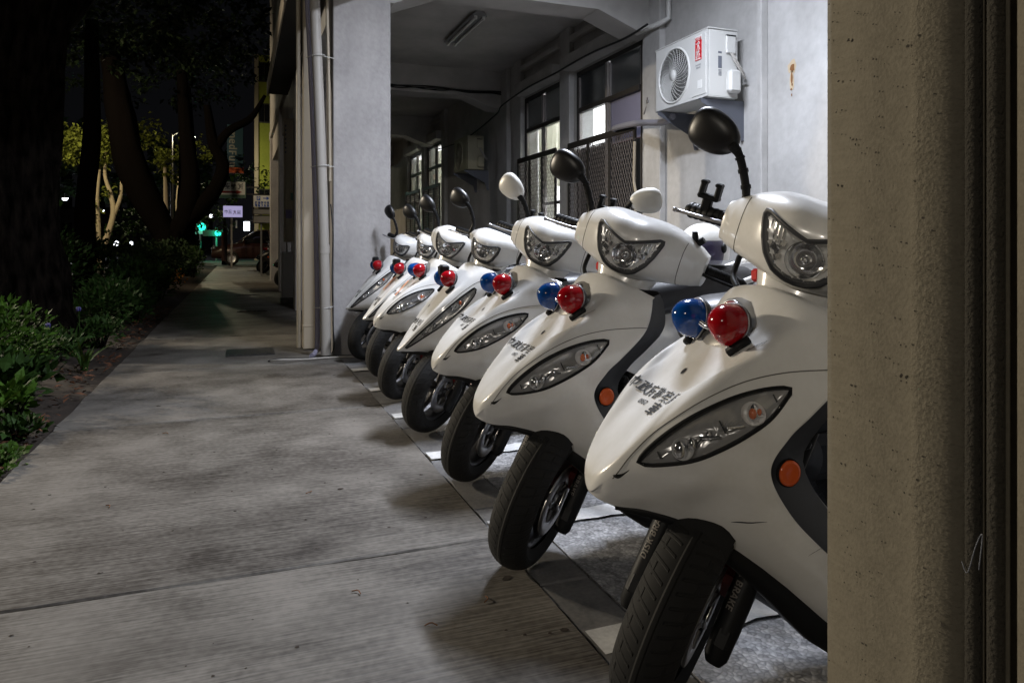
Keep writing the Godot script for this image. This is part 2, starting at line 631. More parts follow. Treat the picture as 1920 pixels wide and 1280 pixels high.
# ---------------------------------------------------------------- lettering
const GLYPH := {
	"市": ["5958", "1787", "2622", "2686", "868372", "5850"],
	"政": ["1848", "3831", "3545", "2621", "1141", "696655", "5787", "876251", "566390"],
	"府": ["5958", "1888", "182310", "473524", "3530", "5585", "757061", "6453"],
	"警": ["1858", "2927", "4947", "264643", "2644", "2444", "696756", "6887", "876454", "576484", "1383", "2272", "2161", "3060", "312030", "6160"],
	"察": ["5958", "1888", "1817", "8887", "374614", "3656", "5634", "6785", "6576", "3575", "1383", "535041", "3120", "7180"],
	"局": ["29898626", "292410", "24848071", "3363613133"],
	"車": ["1888", "5950", "2686", "2683", "8683", "2484", "2383", "1181"],
	"禾": ["7948", "1787", "5850", "5720", "5780"],
	"聯": ["1848", "2820", "3830", "2636", "2434", "1242", "5947", "476636", "6658", "7968", "688767", "8778", "5551", "4552", "7570", "8583"],
	"電": ["1989", "5956", "187888", "1817", "8887", "3747", "6777", "2575", "2572", "7572", "2474", "2272", "505181"],
	"所": ["1949", "2737", "273430", "1747", "3744", "798857", "575310", "5585", "7570"],
	"業": ["3937", "5957", "1888", "2646", "1585", "2474", "1383", "5350", "5220", "5280"],
	"診": ["1948", "1747", "1646", "1545", "1444", "1141", "6945", "6985", "6754", "7654", "7742"],
	"停": ["2914", "2520", "5958", "3888", "4777", "4777", "3484", "5450"],
	"大": ["1787", "5957", "573110", "5780"],
	"旅": ["2928", "1848", "3830", "2510", "5958", "4888", "5554", "7550", "5580"],
}


# strokes of a character as flat strips, through place(Vector2) -> Vector3 (and its normal offset already in it)
func glyph(st: SurfaceTool, ch: String, at: Vector2, size: float, pen: float, place: Callable) -> void:
	st.set_smooth_group(-1)
	for s in GLYPH.get(ch, []):
		var pts := []
		for k in range(0, s.length(), 2):
			pts.append(at + Vector2(int(s[k]) - 0.5, int(s[k + 1])) / 9.0 * size)
		for k in pts.size() - 1:
			var a: Vector2 = pts[k]
			var b: Vector2 = pts[k + 1]
			var d := (b - a).normalized()
			var o := Vector2(-d.y, d.x) * pen / 2
			a -= d * pen / 2
			b += d * pen / 2
			var m := (a + b) / 2
			for e in [[a, m], [m, b]]:
				quad(st, place.call(e[0] + o), place.call(e[1] + o), place.call(e[1] - o), place.call(e[0] - o))


func words(st: SurfaceTool, text: String, height: float, place: Callable, centred := true) -> void:
	var t := TextMesh.new()
	t.font = font
	t.text = text
	t.font_size = 32
	t.pixel_size = height / 24.0
	t.depth = 0.0
	t.horizontal_alignment = HORIZONTAL_ALIGNMENT_CENTER if centred else HORIZONTAL_ALIGNMENT_LEFT
	var arr := t.get_mesh_arrays()
	if arr.is_empty():
		return
	var v: PackedVector3Array = arr[Mesh.ARRAY_VERTEX]
	var idx: PackedInt32Array = arr[Mesh.ARRAY_INDEX] if arr[Mesh.ARRAY_INDEX] != null else PackedInt32Array(range(v.size()))
	st.set_smooth_group(-1)
	for i in range(0, idx.size() - 2, 3):
		tri(st, place.call(Vector2(v[idx[i]].x, v[idx[i]].y)), place.call(Vector2(v[idx[i + 1]].x, v[idx[i + 1]].y)), place.call(Vector2(v[idx[i + 2]].x, v[idx[i + 2]].y)))


# ---------------------------------------------------------------- curved body panels
class Patch:
	var g := []
	var nt := 0
	var nq := 0
	var last := Vector2i(-1, -1)
	var sgn := 1.0
	var front := false      # look along x (side, height) instead of along z (length, height)

	func pos(t: float, q: float) -> Vector3:
		var a := clampf(t, 0.0, 1.0) * (nt - 1)
		var b := clampf(q, 0.0, 1.0) * (nq - 1)
		var i := mini(int(a), nt - 2)
		var j := mini(int(b), nq - 2)
		a -= i
		b -= j
		return g[i][j].lerp(g[i][j + 1], b).lerp(g[i + 1][j].lerp(g[i + 1][j + 1], b), a)

	func normal(t: float, q: float) -> Vector3:
		var e := 0.012
		var du := pos(t + e, q) - pos(t - e, q)
		var dv := pos(t, q + e) - pos(t, q - e)
		return du.cross(dv).normalized() * sgn

	func flat(p: Vector3) -> Vector2:
		return Vector2(p.z, p.y) if front else Vector2(p.x, p.y)

	func find(p: Vector2) -> Vector2:
		var best := 1e9
		var at := last
		if at.x < 0:
			for i in range(0, nt, 2):
				for j in range(0, nq, 2):
					if front and g[i][j].x > 0.02:
						continue
					var d := flat(g[i][j]).distance_squared_to(p)
					if d < best:
						best = d
						at = Vector2i(i, j)
		best = flat(g[at.x][at.y]).distance_squared_to(p)
		var moved := true
		while moved:
			moved = false
			for k in [Vector2i(1, 0), Vector2i(-1, 0), Vector2i(0, 1), Vector2i(0, -1), Vector2i(1, 1), Vector2i(-1, -1), Vector2i(1, -1), Vector2i(-1, 1)]:
				var n: Vector2i = at + k
				if n.x < 0 or n.y < 0 or n.x >= nt or n.y >= nq:
					continue
				if front and g[n.x][n.y].x > 0.03:
					continue
				var d := flat(g[n.x][n.y]).distance_squared_to(p)
				if d < best:
					best = d
					at = n
					moved = true
		last = at
		var tq := Vector2(float(at.x) / (nt - 1), float(at.y) / (nq - 1))
		for k in 4:
			var e := 0.5 / nt
			var f := 0.5 / nq
			var c := flat(pos(tq.x, tq.y))
			var du := (flat(pos(tq.x + e, tq.y)) - flat(pos(tq.x - e, tq.y))) / (2 * e)
			var dv := (flat(pos(tq.x, tq.y + f)) - flat(pos(tq.x, tq.y - f))) / (2 * f)
			var det := du.x * dv.y - du.y * dv.x
			if absf(det) < 1e-9:
				break
			var r := p - c
			var step := Vector2((r.x * dv.y - r.y * dv.x) / det, (du.x * r.y - du.y * r.x) / det)
			tq += step.limit_length(0.03)
			tq = tq.clamp(Vector2.ZERO, Vector2.ONE)
		return tq

	func lifted(p: Vector2, off: float) -> Vector3:
		var tq := find(p)
		return pos(tq.x, tq.y) + normal(tq.x, tq.y) * off


func resample(poly: Array, n: int) -> PackedVector2Array:
	var total := 0.0
	var m := poly.size()
	for i in m:
		total += poly[i].distance_to(poly[(i + 1) % m])
	var out := PackedVector2Array()
	var step := total / n
	var i := 0
	var acc := 0.0
	for k in n:
		var want := k * step
		while acc + poly[i].distance_to(poly[(i + 1) % m]) < want - 1e-9:
			acc += poly[i].distance_to(poly[(i + 1) % m])
			i += 1
		out.append(poly[i].lerp(poly[(i + 1) % m], (want - acc) / maxf(poly[i].distance_to(poly[(i + 1) % m]), 1e-9)))
	return out


func grown(outline: PackedVector2Array, d: float) -> PackedVector2Array:
	var out := Geometry2D.offset_polygon(outline, d)
	return out[0] if out.size() else outline


# strip along an outline: distances out from it (metres) and heights over the patch
func edge_strip(st: SurfaceTool, patch: Patch, outline: PackedVector2Array, dists: Array, offs: Array, mirror := false) -> void:
	var rows := []
	var n := outline.size()
	var turn := -1.0 if Geometry2D.is_polygon_clockwise(outline) else 1.0
	for k in dists.size():
		var row := PackedVector3Array()
		for i in n + 1:
			var d := (outline[(i + 1) % n] - outline[(i - 1 + n) % n]).normalized()
			var q := patch.lifted(outline[i % n] + Vector2(d.y, -d.x) * turn * dists[k], offs[k])
			if mirror:
				q.z = -q.z
			row.append(q)
		rows.append(row)
	grid(st, rows, Vector2.ONE, mirror)


# closed Catmull-Rom through the points
func smooth_loop(poly: Array, n: int) -> PackedVector2Array:
	var out := []
	var m := poly.size()
	for i in m:
		for k in 6:
			out.append(poly[i].cubic_interpolate(poly[(i + 1) % m], poly[(i - 1 + m) % m], poly[(i + 2) % m], k / 6.0))
	return resample(out, n)


# rings[] of outline scale; offs[] height over the patch at each
func fill(st: SurfaceTool, patch: Patch, outline: PackedVector2Array, centre: Vector2, scales: Array, offs: Array, mirror := false, ripple := 0.0) -> void:
	var rows := []
	for k in scales.size():
		var row := PackedVector3Array()
		for i in outline.size() + 1:
			var o := outline[i % outline.size()]
			var p: Vector2 = centre.lerp(o, scales[k])
			var w := 0.0
			if ripple > 0.0 and scales[k] < 0.95 and scales[k] > 0.05:
				w = ripple * sin(i * 2.1 + k * 1.7)
			var q := patch.lifted(p, offs[k] + w)
			if mirror:
				q.z = -q.z
			row.append(q)
		rows.append(row)
	grid(st, rows, Vector2.ONE, mirror)


func sheet(rows: int, cols: int, f: Callable) -> Patch:
	var p := Patch.new()
	p.nt = rows
	p.nq = cols
	for i in rows:
		var r := PackedVector3Array()
		for j in cols:
			r.append(f.call(float(i) / (rows - 1), float(j) / (cols - 1)))
		p.g.append(r)
	return p


# spline patch through a net of control rows; rows whose first point lies on the centre plane meet their mirror smoothly
func net_patch(net: Array, nt: int, nq: int) -> Patch:
	var cols := []
	for k in net[0].size():
		var c := []
		for r in net:
			c.append(r[k])
		cols.append(c)
	var p := Patch.new()
	p.nt = nt
	p.nq = nq
	for i in nt:
		var t := float(i) / (nt - 1) * (net.size() - 1)
		var key := []
		for c in cols:
			key.append(spline(c, t))
		key[0].z = maxf(key[0].z, 0.0)
		var phantom: Vector3 = Vector3(key[1].x, key[1].y, -key[1].z) if key[0].z < 0.004 else key[0] * 2.0 - key[1]
		var tail: Vector3 = key[-1] * 2.0 - key[-2]
		if key[0].z < 0.004:
			key[0].z = 0.0
		var all := [phantom] + key + [tail]
		var row := PackedVector3Array()
		for j in nq:
			row.append(spline(all, 1.0 + float(j) / (nq - 1) * (key.size() - 1)))
		p.g.append(row)
	return p


func mirrored(rows: Array) -> Array:
	var out := []
	for r in rows:
		var row := PackedVector3Array()
		for p in r:
			row.append(Vector3(p.x, p.y, -p.z))
		out.append(row)
	return out


func hole(patch: Patch, outline: PackedVector2Array) -> Dictionary:
	var out := {}
	for i in patch.nt - 1:
		for j in patch.nq - 1:
			var c: Vector3 = (patch.g[i][j] + patch.g[i + 1][j] + patch.g[i][j + 1] + patch.g[i + 1][j + 1]) / 4
			if patch.front and c.x > 0.0:
				continue
			if Geometry2D.is_point_in_polygon(patch.flat(c), outline):
				out[i * 10000 + j] = true
	return out


func v3(a: Array) -> Array:
	var out := []
	for p in a:
		out.append(Vector3(p[0], p[1], p[2]))
	return out


func v2(a: Array) -> Array:
	var out := []
	for p in a:
		out.append(Vector2(p[0], p[1]))
	return out


# ---------------------------------------------------------------- scooters
# a scooter's own axes: x runs back from the nose tip, y up, z to the rider's left
const NT := 230
const NQ := 88
const PIVOT := Vector3(0.53, 0.95, 0)
const RAKE := 27.0
const TURN := 47.0


func shield_net(kind: String) -> Array:
	if kind == "round":
		return [
			v3([[.56, .11, .10], [.575, .125, .14], [.60, .15, .165], [.63, .18, .178], [.66, .21, .18]]),
			v3([[.44, .20, .115], [.455, .215, .15], [.475, .235, .175], [.495, .255, .188], [.515, .275, .19]]),
			v3([[.33, .30, .125], [.345, .315, .16], [.365, .335, .185], [.385, .35, .195], [.405, .37, .197]]),
			v3([[.24, .372, .118], [.255, .395, .155], [.275, .42, .183], [.295, .44, .196], [.32, .455, .20]]),
			v3([[.165, .42, .10], [.18, .45, .132], [.205, .485, .166], [.24, .515, .194], [.275, .54, .203]]),
			v3([[.09, .442, .068], [.108, .475, .112], [.15, .522, .166], [.22, .575, .192], [.31, .60, .207]]),
			v3([[.03, .447, .033], [.045, .48, .075], [.095, .545, .130], [.195, .618, .183], [.355, .64, .212]]),
			v3([[-.004, .470, 0], [.012, .507, .052], [.07, .572, .098], [.185, .652, .158], [.40, .68, .215]]),
			v3([[.012, .522, 0], [.028, .543, .050], [.092, .612, .095], [.205, .69, .145], [.43, .71, .213]]),
			v3([[.085, .602, 0], [.098, .611, .050], [.155, .672, .098], [.255, .727, .145], [.445, .735, .21]]),
			v3([[.185, .675, 0], [.196, .680, .055], [.233, .712, .105], [.308, .757, .15], [.455, .76, .205]]),
			v3([[.287, .770, 0], [.296, .771, .06], [.32, .785, .108], [.362, .797, .155], [.46, .785, .203]]),
			v3([[.355, .862, 0], [.36, .858, .062], [.378, .848, .112], [.41, .828, .155], [.463, .80, .20]]),
			v3([[.395, .872, 0], [.40, .866, .062], [.412, .853, .112], [.435, .833, .154], [.472, .806, .196]]),
		]
	return [
		v3([[.56, .13, .09], [.575, .14, .12], [.60, .155, .14], [.62, .17, .15], [.64, .185, .152]]),
		v3([[.46, .20, .10], [.47, .21, .128], [.485, .23, .148], [.50, .245, .158], [.515, .26, .16]]),
		v3([[.36, .28, .105], [.37, .295, .135], [.385, .315, .156], [.40, .33, .166], [.415, .345, .168]]),
		v3([[.26, .36, .10], [.27, .38, .132], [.29, .405, .156], [.31, .425, .168], [.33, .44, .172]]),
		v3([[.175, .415, .085], [.185, .435, .12], [.205, .462, .148], [.232, .485, .168], [.26, .505, .178]]),
		v3([[.105, .425, .055], [.115, .445, .092], [.15, .487, .13], [.205, .54, .166], [.29, .575, .188]]),
		v3([[.045, .425, .024], [.055, .443, .058], [.10, .497, .10], [.185, .58, .152], [.335, .635, .198]]),
		v3([[-.003, .430, 0], [.012, .442, .030], [.075, .512, .078], [.19, .622, .14], [.38, .70, .205]]),
		v3([[.030, .482, 0], [.040, .484, .036], [.098, .558, .078], [.205, .665, .136], [.405, .74, .207]]),
		v3([[.105, .577, 0], [.113, .575, .042], [.16, .628, .082], [.25, .717, .135], [.42, .765, .206]]),
		v3([[.185, .675, 0], [.193, .67, .046], [.23, .70, .09], [.302, .762, .138], [.43, .785, .203]]),
		v3([[.27, .775, 0], [.277, .768, .05], [.30, .78, .096], [.352, .802, .142], [.438, .80, .20]]),
		v3([[.345, .855, 0], [.35, .848, .052], [.366, .842, .10], [.395, .83, .145], [.445, .812, .195]]),
		v3([[.385, .868, 0], [.39, .86, .052], [.40, .85, .10], [.42, .836, .144], [.455, .818, .19]]),
	]


# a scooter's body: shield, lamps and rear, without the parts that turn with the bars
func make_scooter(kind: String, label: String, paint: Material) -> Node3D:
	var round_ := kind == "round"
	var root := thing("police_scooter", label, "scooter")
	var net := shield_net(kind)
	var pat := net_patch(net, NT, NQ)
	pat.sgn = -1.0
	M[kind + "_patch"] = pat
	var eye: PackedVector2Array
	var eye_c: Vector2
	if round_:
		eye = smooth_loop(v2([[0.06, 0.546], [0.0748, 0.5688], [0.1153, 0.6102], [0.1612, 0.6437], [0.2219, 0.6716], [0.2837, 0.6874], [0.3269, 0.6893], [0.3156, 0.6729], [0.2776, 0.6377], [0.2314, 0.6087], [0.1849, 0.5829], [0.1382, 0.5605], [0.0909, 0.5469], [0.067, 0.5433]]), 56)
		eye_c = Vector2(.183, .617)
	else:
		eye = smooth_loop(v2([[.030, .446], [.075, .502], [.13, .560], [.20, .628], [.275, .692], [.345, .742], [.352, .736], [.342, .708], [.30, .655], [.24, .602], [.175, .552], [.11, .502], [.06, .462], [.035, .444]]), 56)
		eye_c = Vector2(.19, .596)
	# painted shell with openings for the lamps
	var cut := hole(pat, grown(eye, .0012))
	var st := mb()
	grid(st, pat.g, Vector2(2, 1), false, cut)
	grid(st, mirrored(pat.g), Vector2(2, 1), true, cut)
	# returned edges, so that the shell has thickness
	for s in [1.0, -1.0]:
		var rim := []
		for i in range(0, NT):
			var p: Vector3 = pat.g[i][NQ - 1]
			var q: Vector3 = pat.g[i][NQ - 4]
			var row := PackedVector3Array()
			row.append(Vector3(p.x, p.y, p.z * s))
			row.append(Vector3(p.x + 0.004, p.y, (p.z - 0.006) * s))
			row.append(Vector3(p.x + 0.004, p.y, (minf(p.z, q.z) - 0.022) * s))
			rim.append(row)
		grid(st, rim, Vector2.ONE, s < 0)
		var low := []
		for i in range(0, int(NT * .545)):
			var p: Vector3 = pat.g[i][0]
			var row := PackedVector3Array()
			row.append(Vector3(p.x, p.y, p.z * s))
			row.append(Vector3(p.x + 0.012, p.y - 0.003, maxf(p.z - 0.008, 0.0) * s))
			row.append(Vector3(p.x + 0.045, p.y + 0.014, maxf(p.z - 0.028, 0.0) * s))
			low.append(row)
		grid(st, low, Vector2.ONE, s > 0)
	var shell := obj("front_shield", done(st), paint, root)
	for mir in [false, true]:
		st = mb()
		fill(st, pat, eye, eye_c, [1.0, 0.93, 0.8, 0.6, 0.4, 0.2, 0.0], [-.004, -.014, -.022, -.026, -.028, -.028, -.028], mir, .0035)
		obj("lamp_housing", done(st), M.lamp_grey, shell)
		st = mb()
		edge_strip(st, pat, eye, [.0042, .0034, .0, -.0030], [-.0005, .0020, .0024, -.006], mir)
		obj("lamp_gasket", done(st), M.black_plastic, shell)
		st = mb()
		var sg := -1.0 if mir else 1.0
		# bulbs and small reflector bowls behind the lens
		for b in ([[.118, .575, .022], [.137, .588, .014]] if round_ else [[.10, .512, .011], [.15, .562, .012], [.235, .640, .016]]):
			var c := pat.lifted(Vector2(b[0], b[1]), -.014)
			ball(st, Vector3(c.x, c.y, c.z * sg), Vector3(b[2] * .6, b[2], b[2] * .7), 8)
		if round_:
			for b in [[.255, .651, .021], [.165, .606, .010]]:
				var c := pat.lifted(Vector2(b[0], b[1]), -.018)
				ball(st, Vector3(c.x, c.y, c.z * sg), Vector3(b[2] * .6, b[2], b[2] * .6), 8)
			for k in 3:
				var a := pat.lifted(Vector2(.15 + k * .05, .602 + k * .02), -.012)
				var b2 := pat.lifted(Vector2(.185 + k * .045, .605 + k * .021), -.012)
				tube(st, [Vector3(a.x, a.y, a.z * sg), Vector3(b2.x, b2.y, b2.z * sg)], .003, 6)
		obj("reflector_bowl", done(st), M.chrome, shell)
		st = mb()
		for b in ([[.124, .580, .021], [.250, .648, .023]] if round_ else [[.13, .541, .014], [.25, .655, .018]]):
			var tq := pat.find(Vector2(b[0], b[1]))
			var c := pat.pos(tq.x, tq.y) - pat.normal(tq.x, tq.y) * .004
			var nn := pat.normal(tq.x, tq.y)
			c.z *= sg
			nn.z *= sg
			var e1 := nn.cross(Vector3.UP).normalized()
			var e2 := e1.cross(nn).normalized()
			var rows := []
			for k in 25:
				var an := TAU * (k % 24) / 24.0
				var row := PackedVector3Array()
				for q in [[1.0, 0.0], [.97, -.004], [.8, -.012 - .002 * (k % 2)], [.5, -.018], [.2, -.020]]:
					row.append(c + (e1 * cos(an) + e2 * sin(an)) * b[2] * q[0] + nn * q[1])
				rows.append(row)
			grid(st, rows)
		obj("lamp_bowl", done(st), M.lamp_chrome, shell)
		st = mb()
		for k in 5:
			var f := k / 4.0
			var pa := Vector2(.09, .557).lerp(Vector2(.30, .668), f) if round_ else Vector2(.06, .478).lerp(Vector2(.31, .70), f)
			var pb := pa + (Vector2(.012, .018) if k % 2 else Vector2(-.006, .022)) * (.6 + .5 * sin(f * PI))
			var va := pat.lifted(pa, -.010)
			var vb := pat.lifted(pb, -.010)
			tube(st, [Vector3(va.x, va.y, va.z * sg), Vector3(vb.x, vb.y, vb.z * sg)], .0016, 5)
		obj("lamp_fins", done(st), M.black_plastic, shell)
		st = mb()
		for b in ([[.249, .648, .0075], [.262, .651, .0045]] if round_ else [[.275, .672, .008]]):
			var c := pat.lifted(Vector2(b[0], b[1]), -.006)
			ball(st, Vector3(c.x, c.y, c.z * sg), Vector3(b[2], b[2] * 1.4, b[2]), 6)
		obj("turn_signal_bulb", done(st), M.amber_lens, shell)
		st = mb()
		fill(st, pat, eye, eye_c, [0.975, 0.8, 0.5, 0.2, 0.0], [-.001, .0025, .005, .0055, .0055], mir)
		obj("lamp_lens", done(st), M.clear_lens, shell)
		# seam between hood and side panel
		st = mb()
		var seam := [[.022, .508], [.05, .556], [.10, .612], [.165, .662], [.24, .697], [.32, .716], [.40, .722], [.445, .722]] if round_ else [[.018, .446], [.07, .51], [.13, .574], [.21, .652], [.29, .722], [.36, .768], [.42, .79]]
		var line := []
		var flatp := v2(seam)
		for k in 40:
			var tt := k / 39.0 * (flatp.size() - 1)
			var i0 := mini(int(tt), flatp.size() - 2)
			var p: Vector2 = flatp[i0].cubic_interpolate(flatp[i0 + 1], flatp[maxi(i0 - 1, 0)], flatp[mini(i0 + 2, flatp.size() - 1)], tt - i0)
			var c := pat.lifted(p, .0002)
			line.append(Vector3(c.x, c.y, c.z * sg))
		tube(st, line, .0011, 5)
		obj("panel_seam", done(st), M.dark_seam, shell)
		if round_:
			st = mb()
			var slot := smooth_loop(v2([[.022, .515], [.036, .521], [.047, .531], [.040, .521], [.030, .510]]), 20)
			fill(st, pat, slot, Vector2(.035, .518), [1.0, .6, .0], [.0012, .0008, .0004], mir)
			obj("nose_slot", done(st), M.black_gap, shell)
	# hood coordinates: a across (metres from the centre), b along (metres up from the nose tip)
	var crest := []
	for k in 100:
		crest.append(pat.pos(0.5385 + k / 99.0 * 0.4615, 0.0))
	var dist := [0.0]
	for k in 99:
		dist.append(dist[-1] + crest[k].distance_to(crest[k + 1]))
	var hood := func(p: Vector2, off: float) -> Vector3:
		var k := 0
		while k < 98 and dist[k + 1] < p.y:
			k += 1
		var t: float = 0.5385 + (k + clampf((p.y - dist[k]) / maxf(dist[k + 1] - dist[k], 1e-6), 0, 1)) / 99.0 * 0.4615
		var run := 0.0
		var q := 0.0
		var prev := pat.pos(t, 0.0)
		while q < 1.0 and run < absf(p.x):
			q += 0.01
			var nx := pat.pos(t, q)
			var seg := prev.distance_to(nx)
			if run + seg > absf(p.x):
				q -= 0.01 * (run + seg - absf(p.x)) / maxf(seg, 1e-6)
				break
			run += seg
			prev = nx
		var c := pat.pos(t, q)
		var nr := pat.normal(t, maxf(q, 0.012))
		if q < 0.03:
			nr.z *= q / 0.03
			nr = nr.normalized()
		c += nr * off
		return Vector3(c.x, c.y, c.z * signf(p.x)) if absf(p.x) > 1e-5 else Vector3(c.x, c.y, 0.0)
	st = mb()
	# print lies in planes square to the ridge: p.x sideways, p.y along the ridge
	var along := Vector3(.70, .714, 0)
	var on := func(p: Vector2) -> Vector3:
		var lo := 0.5385
		var hi := 0.97
		var best := Vector3()
		var nrm := Vector3()
		for i in 13:
			var t := (lo + hi) / 2
			var a := 0.0
			var b := 1.0
			for j in 11:
				var m := (a + b) / 2
				if pat.pos(t, m).z < absf(p.x):
					a = m
				else:
					b = m
			best = pat.pos(t, a)
			nrm = pat.normal(t, maxf(a, .012))
			if (best - crest[0]).dot(along) < p.y:
				lo = t
			else:
				hi = t
		best += nrm * .0012
		best.z = absf(best.z) * signf(p.x)
		return best
	var text := "市政府警察局"
	var base_b := 0.225 if round_ else 0.16
	var csz := 0.0305
	for k in text.length():
		glyph(st, text[k], Vector2((k - 3.5) * 0.0315, base_b), csz, .0026 if text[k] in "警察" else .0034, on)
	glyph(st, "車", Vector2(.018, base_b - 0.038), csz * 1.05, .0042, on)
	words(st, "0962", 0.013, func(p: Vector2) -> Vector3: return on.call(p + Vector2(-.022, base_b - 0.018)))
	obj("lettering", done(st), M.letter_ink, shell)
	if round_:
		# tinted plate with the red oval badge
		st = mb()
		var plate := [[-.045, .515], [.0, .522], [.045, .515], [.085, .470], [.094, .445], [.075, .412], [.0, .395], [-.075, .412], [-.094, .445], [-.085, .470]]
		hood_fill(st, hood, plate, Vector2(0, .455), [1.0, .8, .4, 0.0], [.001, .006, .009, .010])
		obj("badge_plate", done(st), M.emblem_grey, shell)
		st = mb()
		var oval := []
		for k in 20:
			oval.append([cos(k * TAU / 20) * .0245, 0.492 + sin(k * TAU / 20) * .0135])
		hood_fill(st, hood, oval, Vector2(0, .492), [1.0, .85, .8, 0.0], [.009, .0135, .0128, .0125])
		obj("oval_badge", done(st), M.red_lens, shell)
		st = mb()
		var ring := []
		for k in 21:
			ring.append(hood.call(Vector2(cos(k * TAU / 20) * .0255, 0.492 + sin(k * TAU / 20) * .0145), .0115))
		tube(st, ring, .002, 6, false)
		obj("badge_ring", done(st), M.silver, shell)
		st = mb()
		words(st, "125FI", .013, func(p: Vector2) -> Vector3: return hood.call(p + Vector2(.15, .36), .0012))
		obj("model_lettering", done(st), M.letter_grey, shell)
	st = mb()
	for p in [Vector2(0, .31 if round_ else .27)]:
		var o := []
		for k in 14:
			o.append([p.x + cos(k * TAU / 14) * .006, p.y + sin(k * TAU / 14) * .009])
		hood_fill(st, func(q: Vector2, _off: float) -> Vector3: return on.call(q), o, p, [1.0, .5, 0.0], [.0012, .0008, .0005])
	obj("screw_hole", done(st), M.grey_plastic, shell)
	# inner leg shield of black plastic, with the orange reflectors
	st = mb()
	var inner := []
	for i in range(0, NT, 5):
		var e: Vector3 = pat.g[i][NQ - 1]
		var t := i / float(NT - 1)
		var wide := 0.085 if t > 0.2 else 0.03 + t * 0.27
		if t > 0.55:
			wide = lerpf(0.085, 0.03, (t - 0.55) / 0.45)
		var row := PackedVector3Array()
		row.append(Vector3(e.x - .008, e.y, -(e.z - .010)))
		row.append(Vector3(e.x + wide, e.y + .01, -(e.z - .022)))
		row.append(Vector3(e.x + wide + .02, e.y + .015, -(e.z - .07)))
		row.append(Vector3(e.x + wide - .03, e.y + .02, 0))
		row.append(Vector3(e.x + wide + .02, e.y + .015, e.z - .07))
		row.append(Vector3(e.x + wide, e.y + .01, e.z - .022))
		row.append(Vector3(e.x - .008, e.y, e.z - .010))
		inner.append(row)
	grid(st, inner, Vector2.ONE, true)
	var leg := obj("inner_leg_shield", done(st), M.grey_plastic, root)
	for s in [1.0, -1.0]:
		var at := Vector3(.312, .537, .199 * s) if round_ else Vector3(.33, .52, .176 * s)
		var rb := Basis(Vector3.RIGHT, PI / 2 * s) * Basis(Vector3.FORWARD, 0.1)
		st = mb()
		lathe(st, [Vector2(.0, .0), Vector2(.026, .0), Vector2(.027, .004), Vector2(.0255, .008)], Transform3D(rb, at), 24)
		obj("reflector_base", done(st), M.black_plastic, leg)
		st = mb()
		lathe(st, [Vector2(.0242, .006), Vector2(.0235, .0098), Vector2(.018, .0112), Vector2(.0165, .0108), Vector2(.0125, .0116), Vector2(.011, .0112), Vector2(.0, .0116)], Transform3D(rb, at), 24)
		obj("side_reflector", done(st), M.reflector_orange, leg)
	# wheel well and belly of black plastic
	st = mb()
	var well := []
	for i in range(0, int(NT * .555), 7):
		var c: Vector3 = pat.g[i][0]
		var t := clampf(i / (NT * .545), 0, 1)
		var row := PackedVector3Array()
		for k in 9:
			var f := k / 4.0 - 1.0
			row.append(Vector3(c.x + .02 + (1 - f * f) * (.03 + .06 * t), c.y - .012 + (1 - f * f) * (.02 + .11 * t), maxf(c.z - .010, .002) * f))
		well.append(row)
	grid(st, well)
	# rounded lower lip
	for s in [1.0, -1.0]:
		var lip := []
		for k in 13:
			var i := int(k * NT * .0379)
			var c: Vector3 = pat.g[i][1]
			lip.append(Vector3(c.x + .010, c.y - .010, (c.z - .016) * s))
		tube(st, lip, [.018, .036, .04, .038, .034, .03, .026, .022, .018, .014, .011, .009, .006], 10)
	obj("wheel_well", done(st), M.black_plastic, root)
	# floor board
	st = mb()
	bx(st, Vector3(.70, .235, 0), Vector3(.40, .07, .34), .02)
	obj("floor_board", done(st), M.black_plastic, root)
	st = mb()
	for s in [1.0, -1.0]:
		bx(st, Vector3(.72, .215, .176 * s), Vector3(.42, .10, .02), .008)
	obj("floor_trim", done(st), paint, root)
	# tail
	st = mb()
	var rings := []
	for r in [[.765, .43, .03, .06, .2], [.77, .44, .07, .12, .2], [.79, .455, .10, .15, .20], [.88, .49, .125, .17, .18], [1.05, .55, .15, .16, .15], [1.25, .65, .155, .125, .13], [1.45, .71, .14, .09, .10], [1.60, .75, .10, .055, .06], [1.67, .765, .05, .03, .03]]:
		rings.append(ring_super(Vector3(r[0], r[1], 0), Vector3(0, r[3], 0), Vector3(0, 0, r[2]), 2.6))
	loft(st, rings)
	obj("tail_fairing", done(st), paint, root)
	st = mb()
	rings = []
	for r in [[.695, .71, .02, .01], [.70, .71, .055, .032], [.73, .705, .09, .065], [.82, .708, .125, .085], [.95, .718, .145, .085], [1.08, .735, .15, .085], [1.15, .762, .15, .09], [1.30, .785, .145, .08], [1.45, .80, .125, .06], [1.50, .805, .09, .035]]:
		rings.append(ring_super(Vector3(r[0], r[1], 0), Vector3(0, r[3], 0), Vector3(0, 0, r[2]), 2.8))
	loft(st, rings)
	obj("seat", done(st), M.seat_leather, root)
	st = mb()
	tube(st, curve([Vector3(1.32, .775, .155), Vector3(1.48, .83, .17), Vector3(1.60, .875, .12), Vector3(1.63, .885, 0), Vector3(1.60, .875, -.12), Vector3(1.48, .83, -.17), Vector3(1.32, .775, -.155)], 30), .014, 10)
	obj("grab_rail", done(st), paint, root)
	st = mb()
	rings = []
	for r in [[1.63, .70, .11, .04], [1.69, .70, .095, .035], [1.71, .70, .07, .02]]:
		rings.append(ring_super(Vector3(r[0], r[1], 0), Vector3(0, r[3], 0), Vector3(0, 0, r[2]), 2.4))
	loft(st, rings)
	obj("tail_lamp", done(st), M.red_lens, root)
	st = mb()
	bx(st, Vector3(1.05, .33, .05), Vector3(.55, .20, .16), .04)
